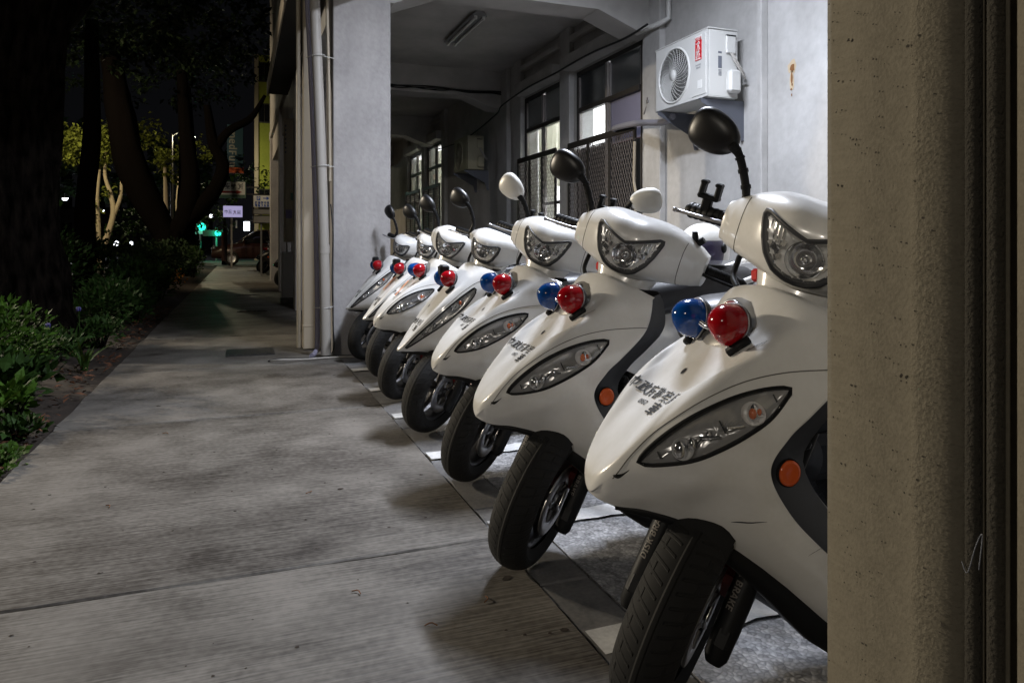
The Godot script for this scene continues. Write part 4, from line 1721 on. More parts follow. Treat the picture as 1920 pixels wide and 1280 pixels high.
func build_ground() -> void:
	var st := mb()
	bx(st, Vector3(0, -.27, -60), Vector3(240, .1, 320))
	struct("ground", done(st), M.asphalt)
	st = mb()
	bx(st, Vector3(-9.3, -.17, -40), Vector3(9.0, .06, 120))
	struct("road", done(st), M.asphalt)
	# far cross street that the red car stands on
	st = mb()
	bx(st, Vector3(3, -.035, -39.4), Vector3(30, .05, 9.6))
	struct("side_street", done(st), M.asphalt)
	# the walk, cast slab by slab
	st = mb()
	bx(st, Vector3(-.05, -.16, -15.5), Vector3(1.66, .08, 37))
	var walk := struct("pavement", done(st), M.soil)
	var joints := [3.0, .9, -2.245, -4.33, -6.07, -8.1, -10.1, -12.2, -14.2, -16.3, -18.3, -20.4, -22.4, -24.5, -26.5, -28.6, -30.6, -32.6, -34.4]
	for k in joints.size() - 1:
		var s := slab_mesh(-.90, .792, joints[k + 1] + (.0045 if k < 3 else .008), joints[k] - (.0045 if k < 3 else .008), 0.0, .1, .0025)
		obj("slab", done(s), M.concrete_walk, walk)
	# specks of gum, grit and old stains trodden into the slabs
	st = mb()
	st.set_smooth_group(-1)
	for k in 170:
		var z := -1.3 - 8.5 * pow(rng.randf(), 1.5)
		var x := rng.randf_range(-.86, .76)
		var r := rng.randf_range(.002, .006) * (2.6 if rng.randf() < .10 else 1.0)
		var q := []
		for j in 7:
			var a := j * TAU / 7
			var rr := r * rng.randf_range(.6, 1.2)
			q.append(Vector3(x + cos(a) * rr * 1.3, .0012, z + sin(a) * rr))
		for j in range(1, 6):
			tri(st, q[0], q[j + 1], q[j])
	obj("speck", done(st), M.soil, walk).set_meta("kind", "stuff")
	st = mb()
	bx(st, Vector3(.873, -.07, -15.5), Vector3(.158, .06, 37))
	var kerb := struct("kerb_strip", done(st), M.soil)
	for k in 40:
		var z := 1.2 - k * .62
		obj("stone", done(slab_mesh(.797, .949, z - .616, z, -.002 - rng.randf() * .003, .06, .0015)), M.kerb_granite, kerb)
	st = mb()
	bx(st, Vector3(2.53, -.054, -9.0), Vector3(3.15, .1, 24))
	struct("arcade_floor", done(st), M.pebble_floor)
	# painted bay lines, worn at their edges
	for z in [-.75, -1.57, -2.33, -3.21, -4.02, -4.80, -5.60]:
		st = mb()
		st.set_smooth_group(-1)
		var n := 40
		var prev := []
		for k in n + 1:
			var x := lerpf(.80, 3.3, float(k) / n)
			var wear := rng.randf_range(0, .016) * (2.2 if rng.randf() < .2 else 1.0)
			var a := Vector3(x, .004, z - .062 + wear)
			var b := Vector3(x, .004, z + .062 - rng.randf_range(0, .018))
			if k and not (k > 3 and rng.randf() < .04):
				quad(st, prev[0], prev[1], b, a)
			prev = [a, b]
		var o := struct("bay_line", done(st), M.road_paint)
		o.position = Vector3.ZERO
	# soil of the planting strip
	st = mb()
	var rows := []
	var nz := FastNoiseLite.new()
	nz.seed = 4
	nz.frequency = 1.1
	for i in 121:
		var row := PackedVector3Array()
		for j in 21:
			var x := -.905 - j * .19
			var z := 1.5 - i * .33
			var rise := clampf((-x - .95) / .5, 0, 1) * .07
			row.append(Vector3(x, -.035 + rise + nz.get_noise_2d(x * 2.0, z * 2.0) * .045 * clampf((-x - .9) * 6, .3, 1), z))
		rows.append(row)
	grid(st, rows)
	struct("soil", done(st), M.soil)
	# kerb between strip and road
	st = mb()
	bx(st, Vector3(-4.78, -.07, -20), Vector3(.15, .22, 80), .02)
	struct("road_kerb", done(st), M.kerb_granite)
	# inspection covers
	for l in [[.09, -6.84, .40, .42], [.17, -11.13, .40, .40], [.16, -14.67, .42, .38]]:
		var t := thing("inspection_cover", "", "cover", Vector3(l[0], .002, l[1]), 0, "iron covers in the walk")
		st = mb()
		bx(st, Vector3(0, .002, 0), Vector3(l[2], .008, l[3]), .003)
		obj("frame", done(st), M.iron_lid, t)
		for k in 6:
			box_obj("bar", Vector3((k - 2.5) * l[2] / 6.6, .0075, 0), Vector3(l[2] / 9, .005, l[3] * .86), M.iron_lid, t, .0015)
		t.set_meta("label", ["dark iron inspection cover in the walk nearest the grey pillar", "dark iron cover, the middle one along the walk", "dark iron cover, the farthest one along the walk"][[-6.84, -11.13, -14.67].find(l[1])])
	# fallen leaves beside and on the walk
	var leaf := mb()
	leaf.set_smooth_group(-1)
	for q in [[Vector3(-.03, 0, 0), Vector3(0, .006, .012), Vector3(.03, .004, 0)], [Vector3(-.03, 0, 0), Vector3(.03, .004, 0), Vector3(0, .008, -.012)]]:
		tri(leaf, q[0], q[1], q[2])
	var places := []
	for k in 420:
		var z := rng.randf_range(-12, -3.0)
		var x := -.93 - absf(rng.randfn(0, .22))
		places.append([Transform3D(Basis.from_euler(Vector3(rng.randf_range(-.5, .5), rng.randf() * TAU, rng.randf_range(-.5, .5))).scaled(Vector3.ONE * rng.randf_range(.5, 1.3)), Vector3(x, .0 + clampf((-x - .95) / .5, 0, 1) * .07 + .01, z)), Color(1, 1, 1) * rng.randf_range(.35, 1.1)])
	var lit := scatter("dry_leaf_litter", done(leaf, false).commit(), M.leaf_dry, places, self)
	tag(lit, "brown dry leaves lying along the edge of the concrete walk", "leaf litter")
	lit.set_meta("kind", "stuff")
	var twigs := [[.30, -2.02, .9], [.62, -1.86, 2.0], [.45, -1.78, .3], [-.45, -3.0, 1.1], [-.35, -4.05, .5], [.25, -2.9, 2.4]]
	var words_ := ["curled brown twig on the walk before the nearest scooters", "dark curved twig beside the front wheel of the whole scooter", "tiny twig on the walk left of the nearest front wheel", "thin twig on the walk towards the planting strip", "small brown twig by the second crack in the walk", "short dark twig in the middle of the walk"]
	for k in twigs.size():
		var w = twigs[k]
		st = mb()
		var d := Vector3(cos(w[2]), 0, sin(w[2])) * .016
		tube(st, curve([-d, Vector3(d.z, .006, -d.x) * .5, d], 6), .0017, 5)
		var o := obj("twig", done(st), M.leaf_dry, self)
		o.position = Vector3(w[0], .004, w[1])
		tag(o, words_[k], "twig", "twigs on the walk")


func scatter(called: String, me: Mesh, m: Material, places: Array, parent: Node) -> MultiMeshInstance3D:
	var mm := MultiMesh.new()
	mm.transform_format = MultiMesh.TRANSFORM_3D
	mm.use_colors = true
	mm.mesh = me
	mm.instance_count = places.size()
	for k in places.size():
		mm.set_instance_transform(k, places[k][0])
		mm.set_instance_color(k, places[k][1])
	var o := MultiMeshInstance3D.new()
	o.name = numbered(called) if parent == self else called
	o.multimesh = mm
	o.material_override = m
	parent.add_child(o, true)
	return o


# ---------------------------------------------------------------- arcade
const FRONTS := [-6.44, -10.95, -15.45, -19.95]
const CEIL := 3.72


func beam(parent: Node, zf: float, thick: float) -> void:
	# beam across the arcade with a haunch at each end; profile in x, y
	var poly := PackedVector2Array([Vector2(.80, CEIL - .002), Vector2(.80, 3.12), Vector2(1.30, 3.12), Vector2(1.75, 3.30), Vector2(3.35, 3.30), Vector2(3.80, 3.13), Vector2(3.998, 3.13), Vector2(3.998, CEIL - .002)])
	var st := mb()
	prism(st, poly, thick, Transform3D(Basis(), Vector3(0, 0, zf - thick)))
	obj("beam", done(st), M.ceiling_plaster, parent)


func build_arcade() -> void:
	var b := thing("arcade_building", "long pale plastered building with an arcade over the parked scooters", "building")
	# ceiling slab, front wall above, rooms above are closed
	box_obj("ceiling", Vector3(2.4, CEIL + .1, -8.3), Vector3(3.3, .2, 24.6), M.ceiling_plaster, b)
	box_obj("upper_wall", Vector3(.90, 8.0, -8.3), Vector3(.26, 8.56, 24.6), M.wall_plaster, b)
	box_obj("front_beam", Vector3(.93, 3.43, -8.3), Vector3(.24, .57, 24.5), M.ceiling_plaster, b)
	for z in FRONTS:
		box_obj("pillar", Vector3(1.01, 1.86, z - .25), Vector3(.50, 3.74, .50), M.pillar_plaster, b, .008)
		beam(b, z - .05, .36)
	beam(b, -.45, .36)
	# back wall, built round its window openings: [z near, z far]
	var openings := [[-6.73, -8.34], [-8.78, -10.12], [-14.7, -16.1], [-16.5, -17.9]]
	var z0 := 3.5
	for o in openings:
		box_obj("wall", Vector3(4.12, 1.86, (z0 + o[0]) / 2), Vector3(.24, 3.74, z0 - o[0]), M.wall_plaster, b)
		box_obj("wall", Vector3(4.12, .45, (o[0] + o[1]) / 2), Vector3(.238, .90, o[0] - o[1]), M.wall_plaster, b)
		box_obj("wall", Vector3(4.12, 3.43, (o[0] + o[1]) / 2), Vector3(.238, .60, o[0] - o[1]), M.wall_plaster, b)
		z0 = o[1]
	box_obj("wall", Vector3(4.12, 1.86, (z0 - 20.6) / 2), Vector3(.24, 3.74, z0 + 20.6), M.wall_plaster, b)
	# pilasters and the projecting lintel over the windows
	for p in [[-6.44, .32], [-4.80, .05], [-8.56, .30], [-10.28, .30], [-10.95, .45], [-14.55, .25], [-16.3, .28], [-18.1, .3]]:
		box_obj("pilaster", Vector3(3.965, 1.86, p[0]), Vector3(.07, 3.72, p[1]), M.wall_plaster, b, .006)
	for l in [[-6.61, -8.40], [-8.72, -10.12], [-14.7, -16.15], [-16.45, -17.95]]:
		box_obj("lintel", Vector3(3.91, 3.235, (l[0] + l[1]) / 2), Vector3(.176, .17, l[0] - l[1]), M.wall_plaster, b, .008)
		box_obj("cornice", Vector3(3.955, 3.56, (l[0] + l[1]) / 2), Vector3(.085, .08, l[0] - l[1]), M.ceiling_plaster, b, .01)
	for o in openings:
		window(b, o[0], o[1], openings.find(o))
	# rooms behind the windows, closed
	for r in [[-6.5, -10.5], [-14.5, -18.1]]:
		var zc: float = (r[0] + r[1]) / 2
		var dz: float = r[0] - r[1]
		box_obj("room_wall", Vector3(6.1, 1.8, zc), Vector3(.1, 3.8, dz), M.wall_plaster, b)
		box_obj("room_wall", Vector3(5.15, 1.8, r[0] + .03), Vector3(1.81, 3.8, .1), M.wall_plaster, b)
		box_obj("room_wall", Vector3(5.15, 1.8, r[1] - .03), Vector3(1.81, 3.8, .1), M.wall_plaster, b)
		box_obj("room_ceiling", Vector3(5.15, 3.75, zc), Vector3(2.0, .1, dz), M.ceiling_plaster, b)
		box_obj("room_floor", Vector3(5.15, -.05, zc), Vector3(2.0, .1, dz), M.wall_plaster, b)
		var lamp := OmniLight3D.new()
		lamp.name = "room_light"
		lamp.position = Vector3(5.4, 2.75, zc - .4)
		lamp.light_color = Color(.96, .98, 1.0)
		lamp.light_energy = 18.0
		lamp.omni_range = 8.0
		lamp.omni_attenuation = 2.0
		lamp.light_size = .10
		lamp.shadow_enabled = true
		add_child(lamp)
		var st := mb()
		ball(st, Vector3(5.4, 2.75, zc - .4), Vector3(.11, .11, .11), 8)
		obj("room_lamp_globe", done(st), M.glow_room, b)
		st = mb()
		tube(st, [Vector3(5.4, 2.86, zc - .4), Vector3(5.4, 3.7, zc - .4)], .008, 6)
		obj("room_lamp_cord", done(st), M.cable_black, b)
	# the near column: flat face, rounded corner, recess, next pier
	var poly := PackedVector2Array([Vector2(.76, -.787), Vector2(.758, -.70), Vector2(.760, -.655)])
	for k in 9:
		var a := k / 8.0 * PI * .5
		poly.append(Vector2(.759 + .030 * (1 - cos(a)), -.652 + .050 * sin(a)))
	poly.append_array(PackedVector2Array([Vector2(.79, -.6015), Vector2(.85, -.600), Vector2(.855, -.598), Vector2(.855, -.540), Vector2(.852, -.536), Vector2(.780, -.533), Vector2(.768, -.531), Vector2(.762, -.524), Vector2(.758, -.45), Vector2(.80, -.30), Vector2(1.26, -.30), Vector2(1.26, -.787)]))
	var st := mb()
	var rows := []
	for y in [0.0, 1.2, 2.4, 3.70]:
		var row := PackedVector3Array()
		for p in poly:
			row.append(Vector3(p.x, y, p.y))
		row.append(Vector3(poly[0].x, y, poly[0].y))
		rows.append(row)
	grid(st, rows)
	var corner := mb()
	var crows := []
	for y in [0.0, .9, 1.8, 2.7, 3.69]:
		var row := PackedVector3Array()
		for k in range(2, 12):
			var n := Vector2(-1, 0).lerp(Vector2(0, 1), clampf((k - 3) / 8.0, 0, 1)).normalized() * (.0015 if k > 2 else -.001)
			row.append(Vector3(poly[k].x + n.x, y, poly[k].y + n.y))
		crows.append(row)
	grid(corner, crows)
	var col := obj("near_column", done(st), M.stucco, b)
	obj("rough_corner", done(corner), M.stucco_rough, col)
	col.set_meta("label", "column with pitted sprayed stucco")
	# pits in the stucco
	st = mb()
	st.set_smooth_group(-1)
	for k in 560:
		var y := rng.randf_range(.15, 1.9)
		var z := rng.randf_range(-.78, -.612)
		var x := .757
		if z > -.65:
			x = .758 + .030 * (1 - cos(asin(clampf((z + .652) / .050, 0, 1))))
		var r := rng.randf_range(.0004, .0017) * (1.9 if rng.randf() < .10 else 1.0)
		var q := []
		var e := rng.randf_range(.5, 1.0)
		for j in 5:
			var a := j * TAU / 5 + rng.randf()
			q.append(Vector3(x - .0012, y + sin(a) * r * e, z + cos(a) * r))
		for j in range(1, 4):
			tri(st, q[0], q[j], q[j + 1])
	obj("pit", done(st), M.stucco_pit, b).set_meta("kind", "stuff")
	# rust stain and old bolts on the bright wall
	st = mb()
	st.set_smooth_group(-1)
	for s in [[2.32, -4.50, .030, .034], [2.24, -4.505, .012, .05], [2.19, -4.50, .008, .012], [2.155, -4.51, .010, .010], [2.11, -4.505, .007, .016]]:
		var q := []
		for j in 9:
			var a := j * TAU / 9
			var rr := rng.randf_range(.6, 1.1)
			q.append(Vector3(3.9965, s[0] + sin(a) * s[3] * rr, s[1] + cos(a) * s[2] * rr))
		for j in range(1, 8):
			tri(st, q[0], q[j], q[j + 1])
	obj("rust_stain", done(st), M.rust, b)
	st = mb()
	st.set_smooth_group(-1)
	for s in [[2.33, -4.50, .055, .06], [2.22, -4.505, .026, .09]]:
		var q := []
		for j in 11:
			var a := j * TAU / 11
			var rr := rng.randf_range(.7, 1.1)
			q.append(Vector3(3.9985, s[0] + sin(a) * s[3] * rr, s[1] + cos(a) * s[2] * rr))
		for j in range(1, 10):
			tri(st, q[0], q[j], q[j + 1])
	obj("rust_halo", done(st), M.rust_pale, b)
	# canopy edge outside
	box_obj("canopy", Vector3(.60, 3.50, -9.6), Vector3(.31, .16, 6.0), M.facade_dark, b, .01)
	box_obj("canopy_trim", Vector3(.432, 3.50, -9.6), Vector3(.02, .22, 6.0), M.beige_paint, b, .004)


func window(b: Node3D, za: float, zb: float, n: int) -> void:
	var zc := (za + zb) / 2
	var w := za - zb
	var st := mb()
	var x := 4.03
	for q in [[Vector3(x, 2.0, za - .02), Vector3(.06, 2.22, .04)], [Vector3(x, 2.0, zb + .02), Vector3(.06, 2.22, .04)], [Vector3(x, 3.10, zc), Vector3(.06, .05, w)], [Vector3(x, .925, zc), Vector3(.06, .05, w)]]:
		bx(st, q[0], q[1], .004)
	var fr := obj("window", done(st), M.frame_dark, b)
	box_obj("mullion", Vector3(x - .01, 2.0, zc), Vector3(.05, 2.14, .05), M.frame_alu, fr, .004)
	box_obj("transom", Vector3(x - .012, 2.63, zc), Vector3(.07, .06, w - .09), M.frame_dark, fr, .004)
	for s in [1.0, -1.0]:
		var pz: float = zc + s * w / 4
		var pw := w / 2 - .07
		box_obj("stile", Vector3(x - .002, 2.0, pz + pw / 2 - .012), Vector3(.035, 2.1, .03), M.frame_alu, fr, .003)
		box_obj("stile", Vector3(x - .002, 2.0, pz - pw / 2 + .012), Vector3(.035, 2.1, .03), M.frame_alu, fr, .003)
		box_obj("pane", Vector3(x + .004, 2.875, pz), Vector3(.005, .42, pw), M.frosted_dark if n < 2 else M.pane, fr)
		if n == 0 and s > 0:
			box_obj("blue_board", Vector3(x + .004, 2.36, pz), Vector3(.008, .50, pw), M.board_blue, fr)
			box_obj("pane", Vector3(x + .004, 1.53, pz), Vector3(.005, 1.14, pw), M.frosted_dark, fr)
		elif n == 0:
			box_obj("pane", Vector3(x + .004, 2.39, pz), Vector3(.005, .42, pw), M.pane, fr)
			box_obj("pane", Vector3(x + .004, 1.55, pz), Vector3(.005, 1.22, pw), M.frosted_dark, fr)
		else:
			box_obj("pane", Vector3(x + .004, 1.78, pz), Vector3(.005, 1.64, pw), M.pane, fr)
	# what hangs behind the glass
	if n == 0:
		st = mb()
		var rows := []
		for i in 2:
			var row := PackedVector3Array()
			for j in 60:
				row.append(Vector3(4.20 + .015 * sin(j * .9), .95 + i * 1.22, za - .05 - (w * .98 - .05) * j / 59.0))
			rows.append(row)
		grid(st, rows)
		obj("curtain", done(st), M.curtain_red, fr)
	elif n == 1:
		box_obj("blind", Vector3(4.22, 1.80, zc - w * .24), Vector3(.006, 1.74, w * .50), M.blind, fr)
		box_obj("blind", Vector3(4.22, 2.22, zc + w * .25), Vector3(.006, .90, w * .46), M.blind, fr)
		box_obj("sash_rail", Vector3(4.02, 1.52, zc + w * .25), Vector3(.03, .04, w * .44), M.frame_dark, fr)
	else:
		box_obj("blind", Vector3(4.22, 2.0, zc), Vector3(.006, 2.1, w * .98), M.blind, fr)
	# burglar grille of crossed wire in front, in three framed leaves
	var top := 2.19
	var low := 1.0
	var gx := 3.90
	var gr := thing("window_grille", "", "grille", Vector3(gx, 0, zc), 0, "wire grilles before the windows")
	gr.set_meta("label", ["dark lattice grille before the unlit window behind the black mirror", "lattice grille before the brightly lit window behind the white mirror", "lattice grille of the nearer far lit window, under the old outdoor unit", "farthest lattice grille, at the end of the arcade wall"][n])
	var gw := w + .06
	for y in [top, low]:
		box_obj("rail", Vector3(0, y, 0), Vector3(.03, .07 if y == top else .04, gw), M.frame_dark, gr, .004)
	for k in 4:
		box_obj("post", Vector3(0, (top + low) / 2, gw / 2 - .02 - (gw - .04) * k / 3.0), Vector3(.028, top - low - .06, .035 if k in [0, 3] else .05), M.frame_dark, gr, .004)
	st = mb()
	var hgt := top - low - .05
	var pitch := .052
	var slope := 2.0
	for dir in [1.0, -1.0]:
		var k := -int(hgt / slope / pitch) - 2
		while k * pitch < gw + hgt / slope:
			var a := Vector2(k * pitch, 0)
			var c := Vector2(k * pitch + hgt / slope, hgt)
			if a.x < 0:
				a = Vector2(0, -k * pitch * slope)
			if c.x > gw:
				c = Vector2(gw, (gw - k * pitch) * slope)
			if a.y < hgt and c.y > 0 and a.x < gw and c.x > 0:
				var p := Vector3(dir * .003, low + .02 + a.y, dir * (a.x - gw / 2))
				var q := Vector3(dir * .003, low + .02 + c.y, dir * (c.x - gw / 2))
				tube(st, [p, q], .0034, 4, false)
			k += 1
	var wires := obj("wire_lattice", done(st), M.mesh_metal, gr)
	wires.set_meta("kind", "stuff")


func air_unit(label: String, z_near: float, y0: float, old: bool) -> void:
	# outdoor unit hung on the wall, fan side to the walk; base of the thing at its near lower front edge
	var skin: Material = M.ac_old if old else M.ac_white
	var w := .80
	var h := .56
	var d := .29
	var t := thing("air_conditioner", label, "air conditioner", Vector3(3.60, y0, z_near), 0, "outdoor air conditioning units")
	# face with a round opening
	var st := mb()
	st.set_smooth_group(-1)
	var c := Vector2(-.50, .275)
	var r := .232
	var ring := []
	var rim := []
	var corners := [[-w, 0.0], [0.0, 0.0], [0.0, h], [-w, h]]
	for k in 48:
		var a := TAU * k / 48.0
		var dir := Vector2(cos(a), sin(a))
		ring.append(c + dir * r)
		var f := 1e9
		if dir.x > 1e-6: f = minf(f, (0 - c.x) / dir.x)
		if dir.x < -1e-6: f = minf(f, (-w - c.x) / dir.x)
		if dir.y > 1e-6: f = minf(f, (h - c.y) / dir.y)
		if dir.y < -1e-6: f = minf(f, (0 - c.y) / dir.y)
		rim.append(c + dir * f)
	for k in 48:
		var n := (k + 1) % 48
		var p := [ring[k], ring[n], rim[n], rim[k]]
		quad(st, Vector3(0, p[0].y, p[0].x), Vector3(0, p[1].y, p[1].x), Vector3(0, p[2].y, p[2].x), Vector3(0, p[3].y, p[3].x))
		for q in corners:       # close the corner between two spokes
			var cc := Vector2(q[0], q[1])
			if (rim[k].x != rim[n].x and rim[k].y != rim[n].y) and absf((cc - c).angle_to(rim[k] - c)) < .2 and absf((cc - c).angle_to(rim[n] - c)) < .2:
				tri(st, Vector3(0, rim[k].y, rim[k].x), Vector3(0, rim[n].y, rim[n].x), Vector3(0, cc.y, cc.x))
	obj("front_panel", done(st), skin, t)
	st = mb()
	bx(st, Vector3(d / 2, .003, -w / 2), Vector3(d, .006, w))
	bx(st, Vector3(d / 2, h + .004, -w / 2), Vector3(d + .012, .012, w + .012), .004)
	bx(st, Vector3(d / 2, h / 2, -w + .003), Vector3(d, h - .014, .006))
	bx(st, Vector3(d / 2 + .004, h / 2, -.004), Vector3(d - .004, h - .014, .008), .003)
	bx(st, Vector3(d - .004, h / 2, -w / 2), Vector3(.006, h - .014, w - .03))
	obj("casing", done(st), skin, t)
	box_obj("inner_dark", Vector3(.16, h / 2, -.50), Vector3(.01, .50, .50), M.ac_dark, t)
	st = mb()
	for k in 3:
		var b := Basis(Vector3.RIGHT, TAU * k / 3)
		var p := PackedVector2Array([Vector2(-.03, .03), Vector2(-.12, .20), Vector2(.0, .22), Vector2(.10, .18), Vector2(.04, .03)])
		prism(st, p, .004, Transform3D(b * Basis(Vector3.UP, PI / 2 + .35), Vector3(.09, c.y, c.x)))
	obj("fan_blade", done(st), M.ac_dark, t)
	# curved guard: rings and swirling ribs
	st = mb()
	for k in 13:
		var rr := .056 + k * .0142
		var row := []
		for j in 49:
			var a := TAU * j / 48.0
			row.append(Vector3(-.012 * (1 - rr / r), c.y + sin(a) * rr, c.x + cos(a) * rr))
		tube(st, row, .0012, 4, false)
	obj("guard_rings", done(st), skin, t)
	for k in 28:
		st = mb()
		var row := []
		for j in 8:
			var f := j / 7.0
			var rr := lerpf(.045, r, f)
			var a := TAU * k / 28.0 + f * .75
			row.append(Vector3(-.016 * (1 - rr / r) - .003, c.y + sin(a) * rr, c.x + cos(a) * rr))
		tube(st, row, .0021, 5, false)
		obj("guard_rib", done(st), skin, t)
	st = mb()
	var lay := Transform3D(Basis(Vector3.BACK, PI / 2), Vector3(-.012, c.y, c.x))
	lathe(st, [Vector2(.048, -.01), Vector2(.050, 0), Vector2(.046, .008), Vector2(0, .010)], lay, 28)
	obj("guard_hub", done(st), skin, t)
	st = mb()
	lathe(st, [Vector2(.229, -.004), Vector2(.230, .010), Vector2(.240, .012), Vector2(.246, .006), Vector2(.247, -.001)], Transform3D(Basis(Vector3.BACK, PI / 2), Vector3(0, c.y, c.x)), 56)
	obj("guard_frame", done(st), skin, t)
	st = mb()
	bx(st, Vector3(-.002, h / 2, -.125), Vector3(.006, h - .06, .20), .002)
	obj("service_panel", done(st), skin, t)
	# side details
	st = mb()
	bx(st, Vector3(.215, .44, .010), Vector3(.095, .15, .02), .006)
	obj("handle_cover", done(st), skin, t)
	box_obj("handle_slot", Vector3(.215, .512, .012), Vector3(.09, .012, .02), M.ac_dark, t)
	st = mb()
	bx(st, Vector3(.225, .13, .035), Vector3(.12, .19, .07), .02)
	obj("valve_cover", done(st), skin, t)
	st = mb()
	tube(st, curve([Vector3(.21, .365, .02), Vector3(.235, .29, .045), Vector3(.29, .20, .06), Vector3(.33, .16, .05)], 12), .008, 8)
	tube(st, curve([Vector3(.225, .365, .02), Vector3(.26, .28, .05), Vector3(.31, .21, .05), Vector3(.36, .20, .0)], 12), .006, 8)
	obj("hose", done(st), M.pipe_grey, t)
	if not old:
		st = mb()
		bx(st, Vector3(-.0075, .405, -.125), Vector3(.002, .165, .088))
		obj("label", done(st), M.label_red, t)
		st = mb()
		bx(st, Vector3(-.0075, .512, -.125), Vector3(.002, .030, .088))
		obj("brand_label", done(st), M.label_white, t)
		st = mb()
		var at := func(p: Vector2) -> Vector3: return Vector3(-.0100, .3 + p.y, -.125 - .0 + p.x)
		glyph(st, "禾", Vector2(-.033, .110), .066, .0075, at)
		glyph(st, "聯", Vector2(-.034, .040), .066, .0055, at)
		for k in 8:
			bx(st, Vector3(-.0095, .333, -.125 + (k - 3.5) * .0095), Vector3(.001, .009, .0065))
		obj("label_lettering", done(st), M.label_white, t)
		st = mb()
		words(st, "HERAN", .024, func(p: Vector2) -> Vector3: return Vector3(-.0100, .503 + p.y, -.125 + p.x * .82))
		obj("brand_lettering", done(st), M.label_red, t)
		st = mb()
		words(st, "Inverter", .014, func(p: Vector2) -> Vector3: return Vector3(-.0070, .285 + p.y, -.13 + p.x))
		words(st, "R32 eco", .012, func(p: Vector2) -> Vector3: return Vector3(-.0070, .262 + p.y, -.13 + p.x))
		obj("small_print", done(st), M.ink_grey, t)
		box_obj("white_sticker", Vector3(-.006, .12, -.11), Vector3(.002, .07, .06), M.label_white, t)
		st = mb()
		bx(st, Vector3(.115, .29, .001), Vector3(.035, .10, .003))
		for k in 5:
			bx(st, Vector3(.115, .225 - k * .011, .001), Vector3(.03, .005, .003))
		bx(st, Vector3(.115, .37, .001), Vector3(.034, .016, .003))
		obj("rating_print", done(st), M.ink_grey, t)
	# brackets under it
	for q in [-.06, -.72]:
		st = mb()
		prism(st, PackedVector2Array([Vector2(-.03, -.012), Vector2(.40, -.012), Vector2(.40, -.34), Vector2(.36, -.34), Vector2(.33, -.22), Vector2(-.03, -.035)]), .004, Transform3D(Basis(), Vector3(0, 0, q)))
		bx(st, Vector3(.185, -.008, q - .018), Vector3(.43, .005, .04))
		bx(st, Vector3(.398, -.17, q - .018), Vector3(.005, .33, .04))
		obj("bracket", done(st), M.galvanised, t)


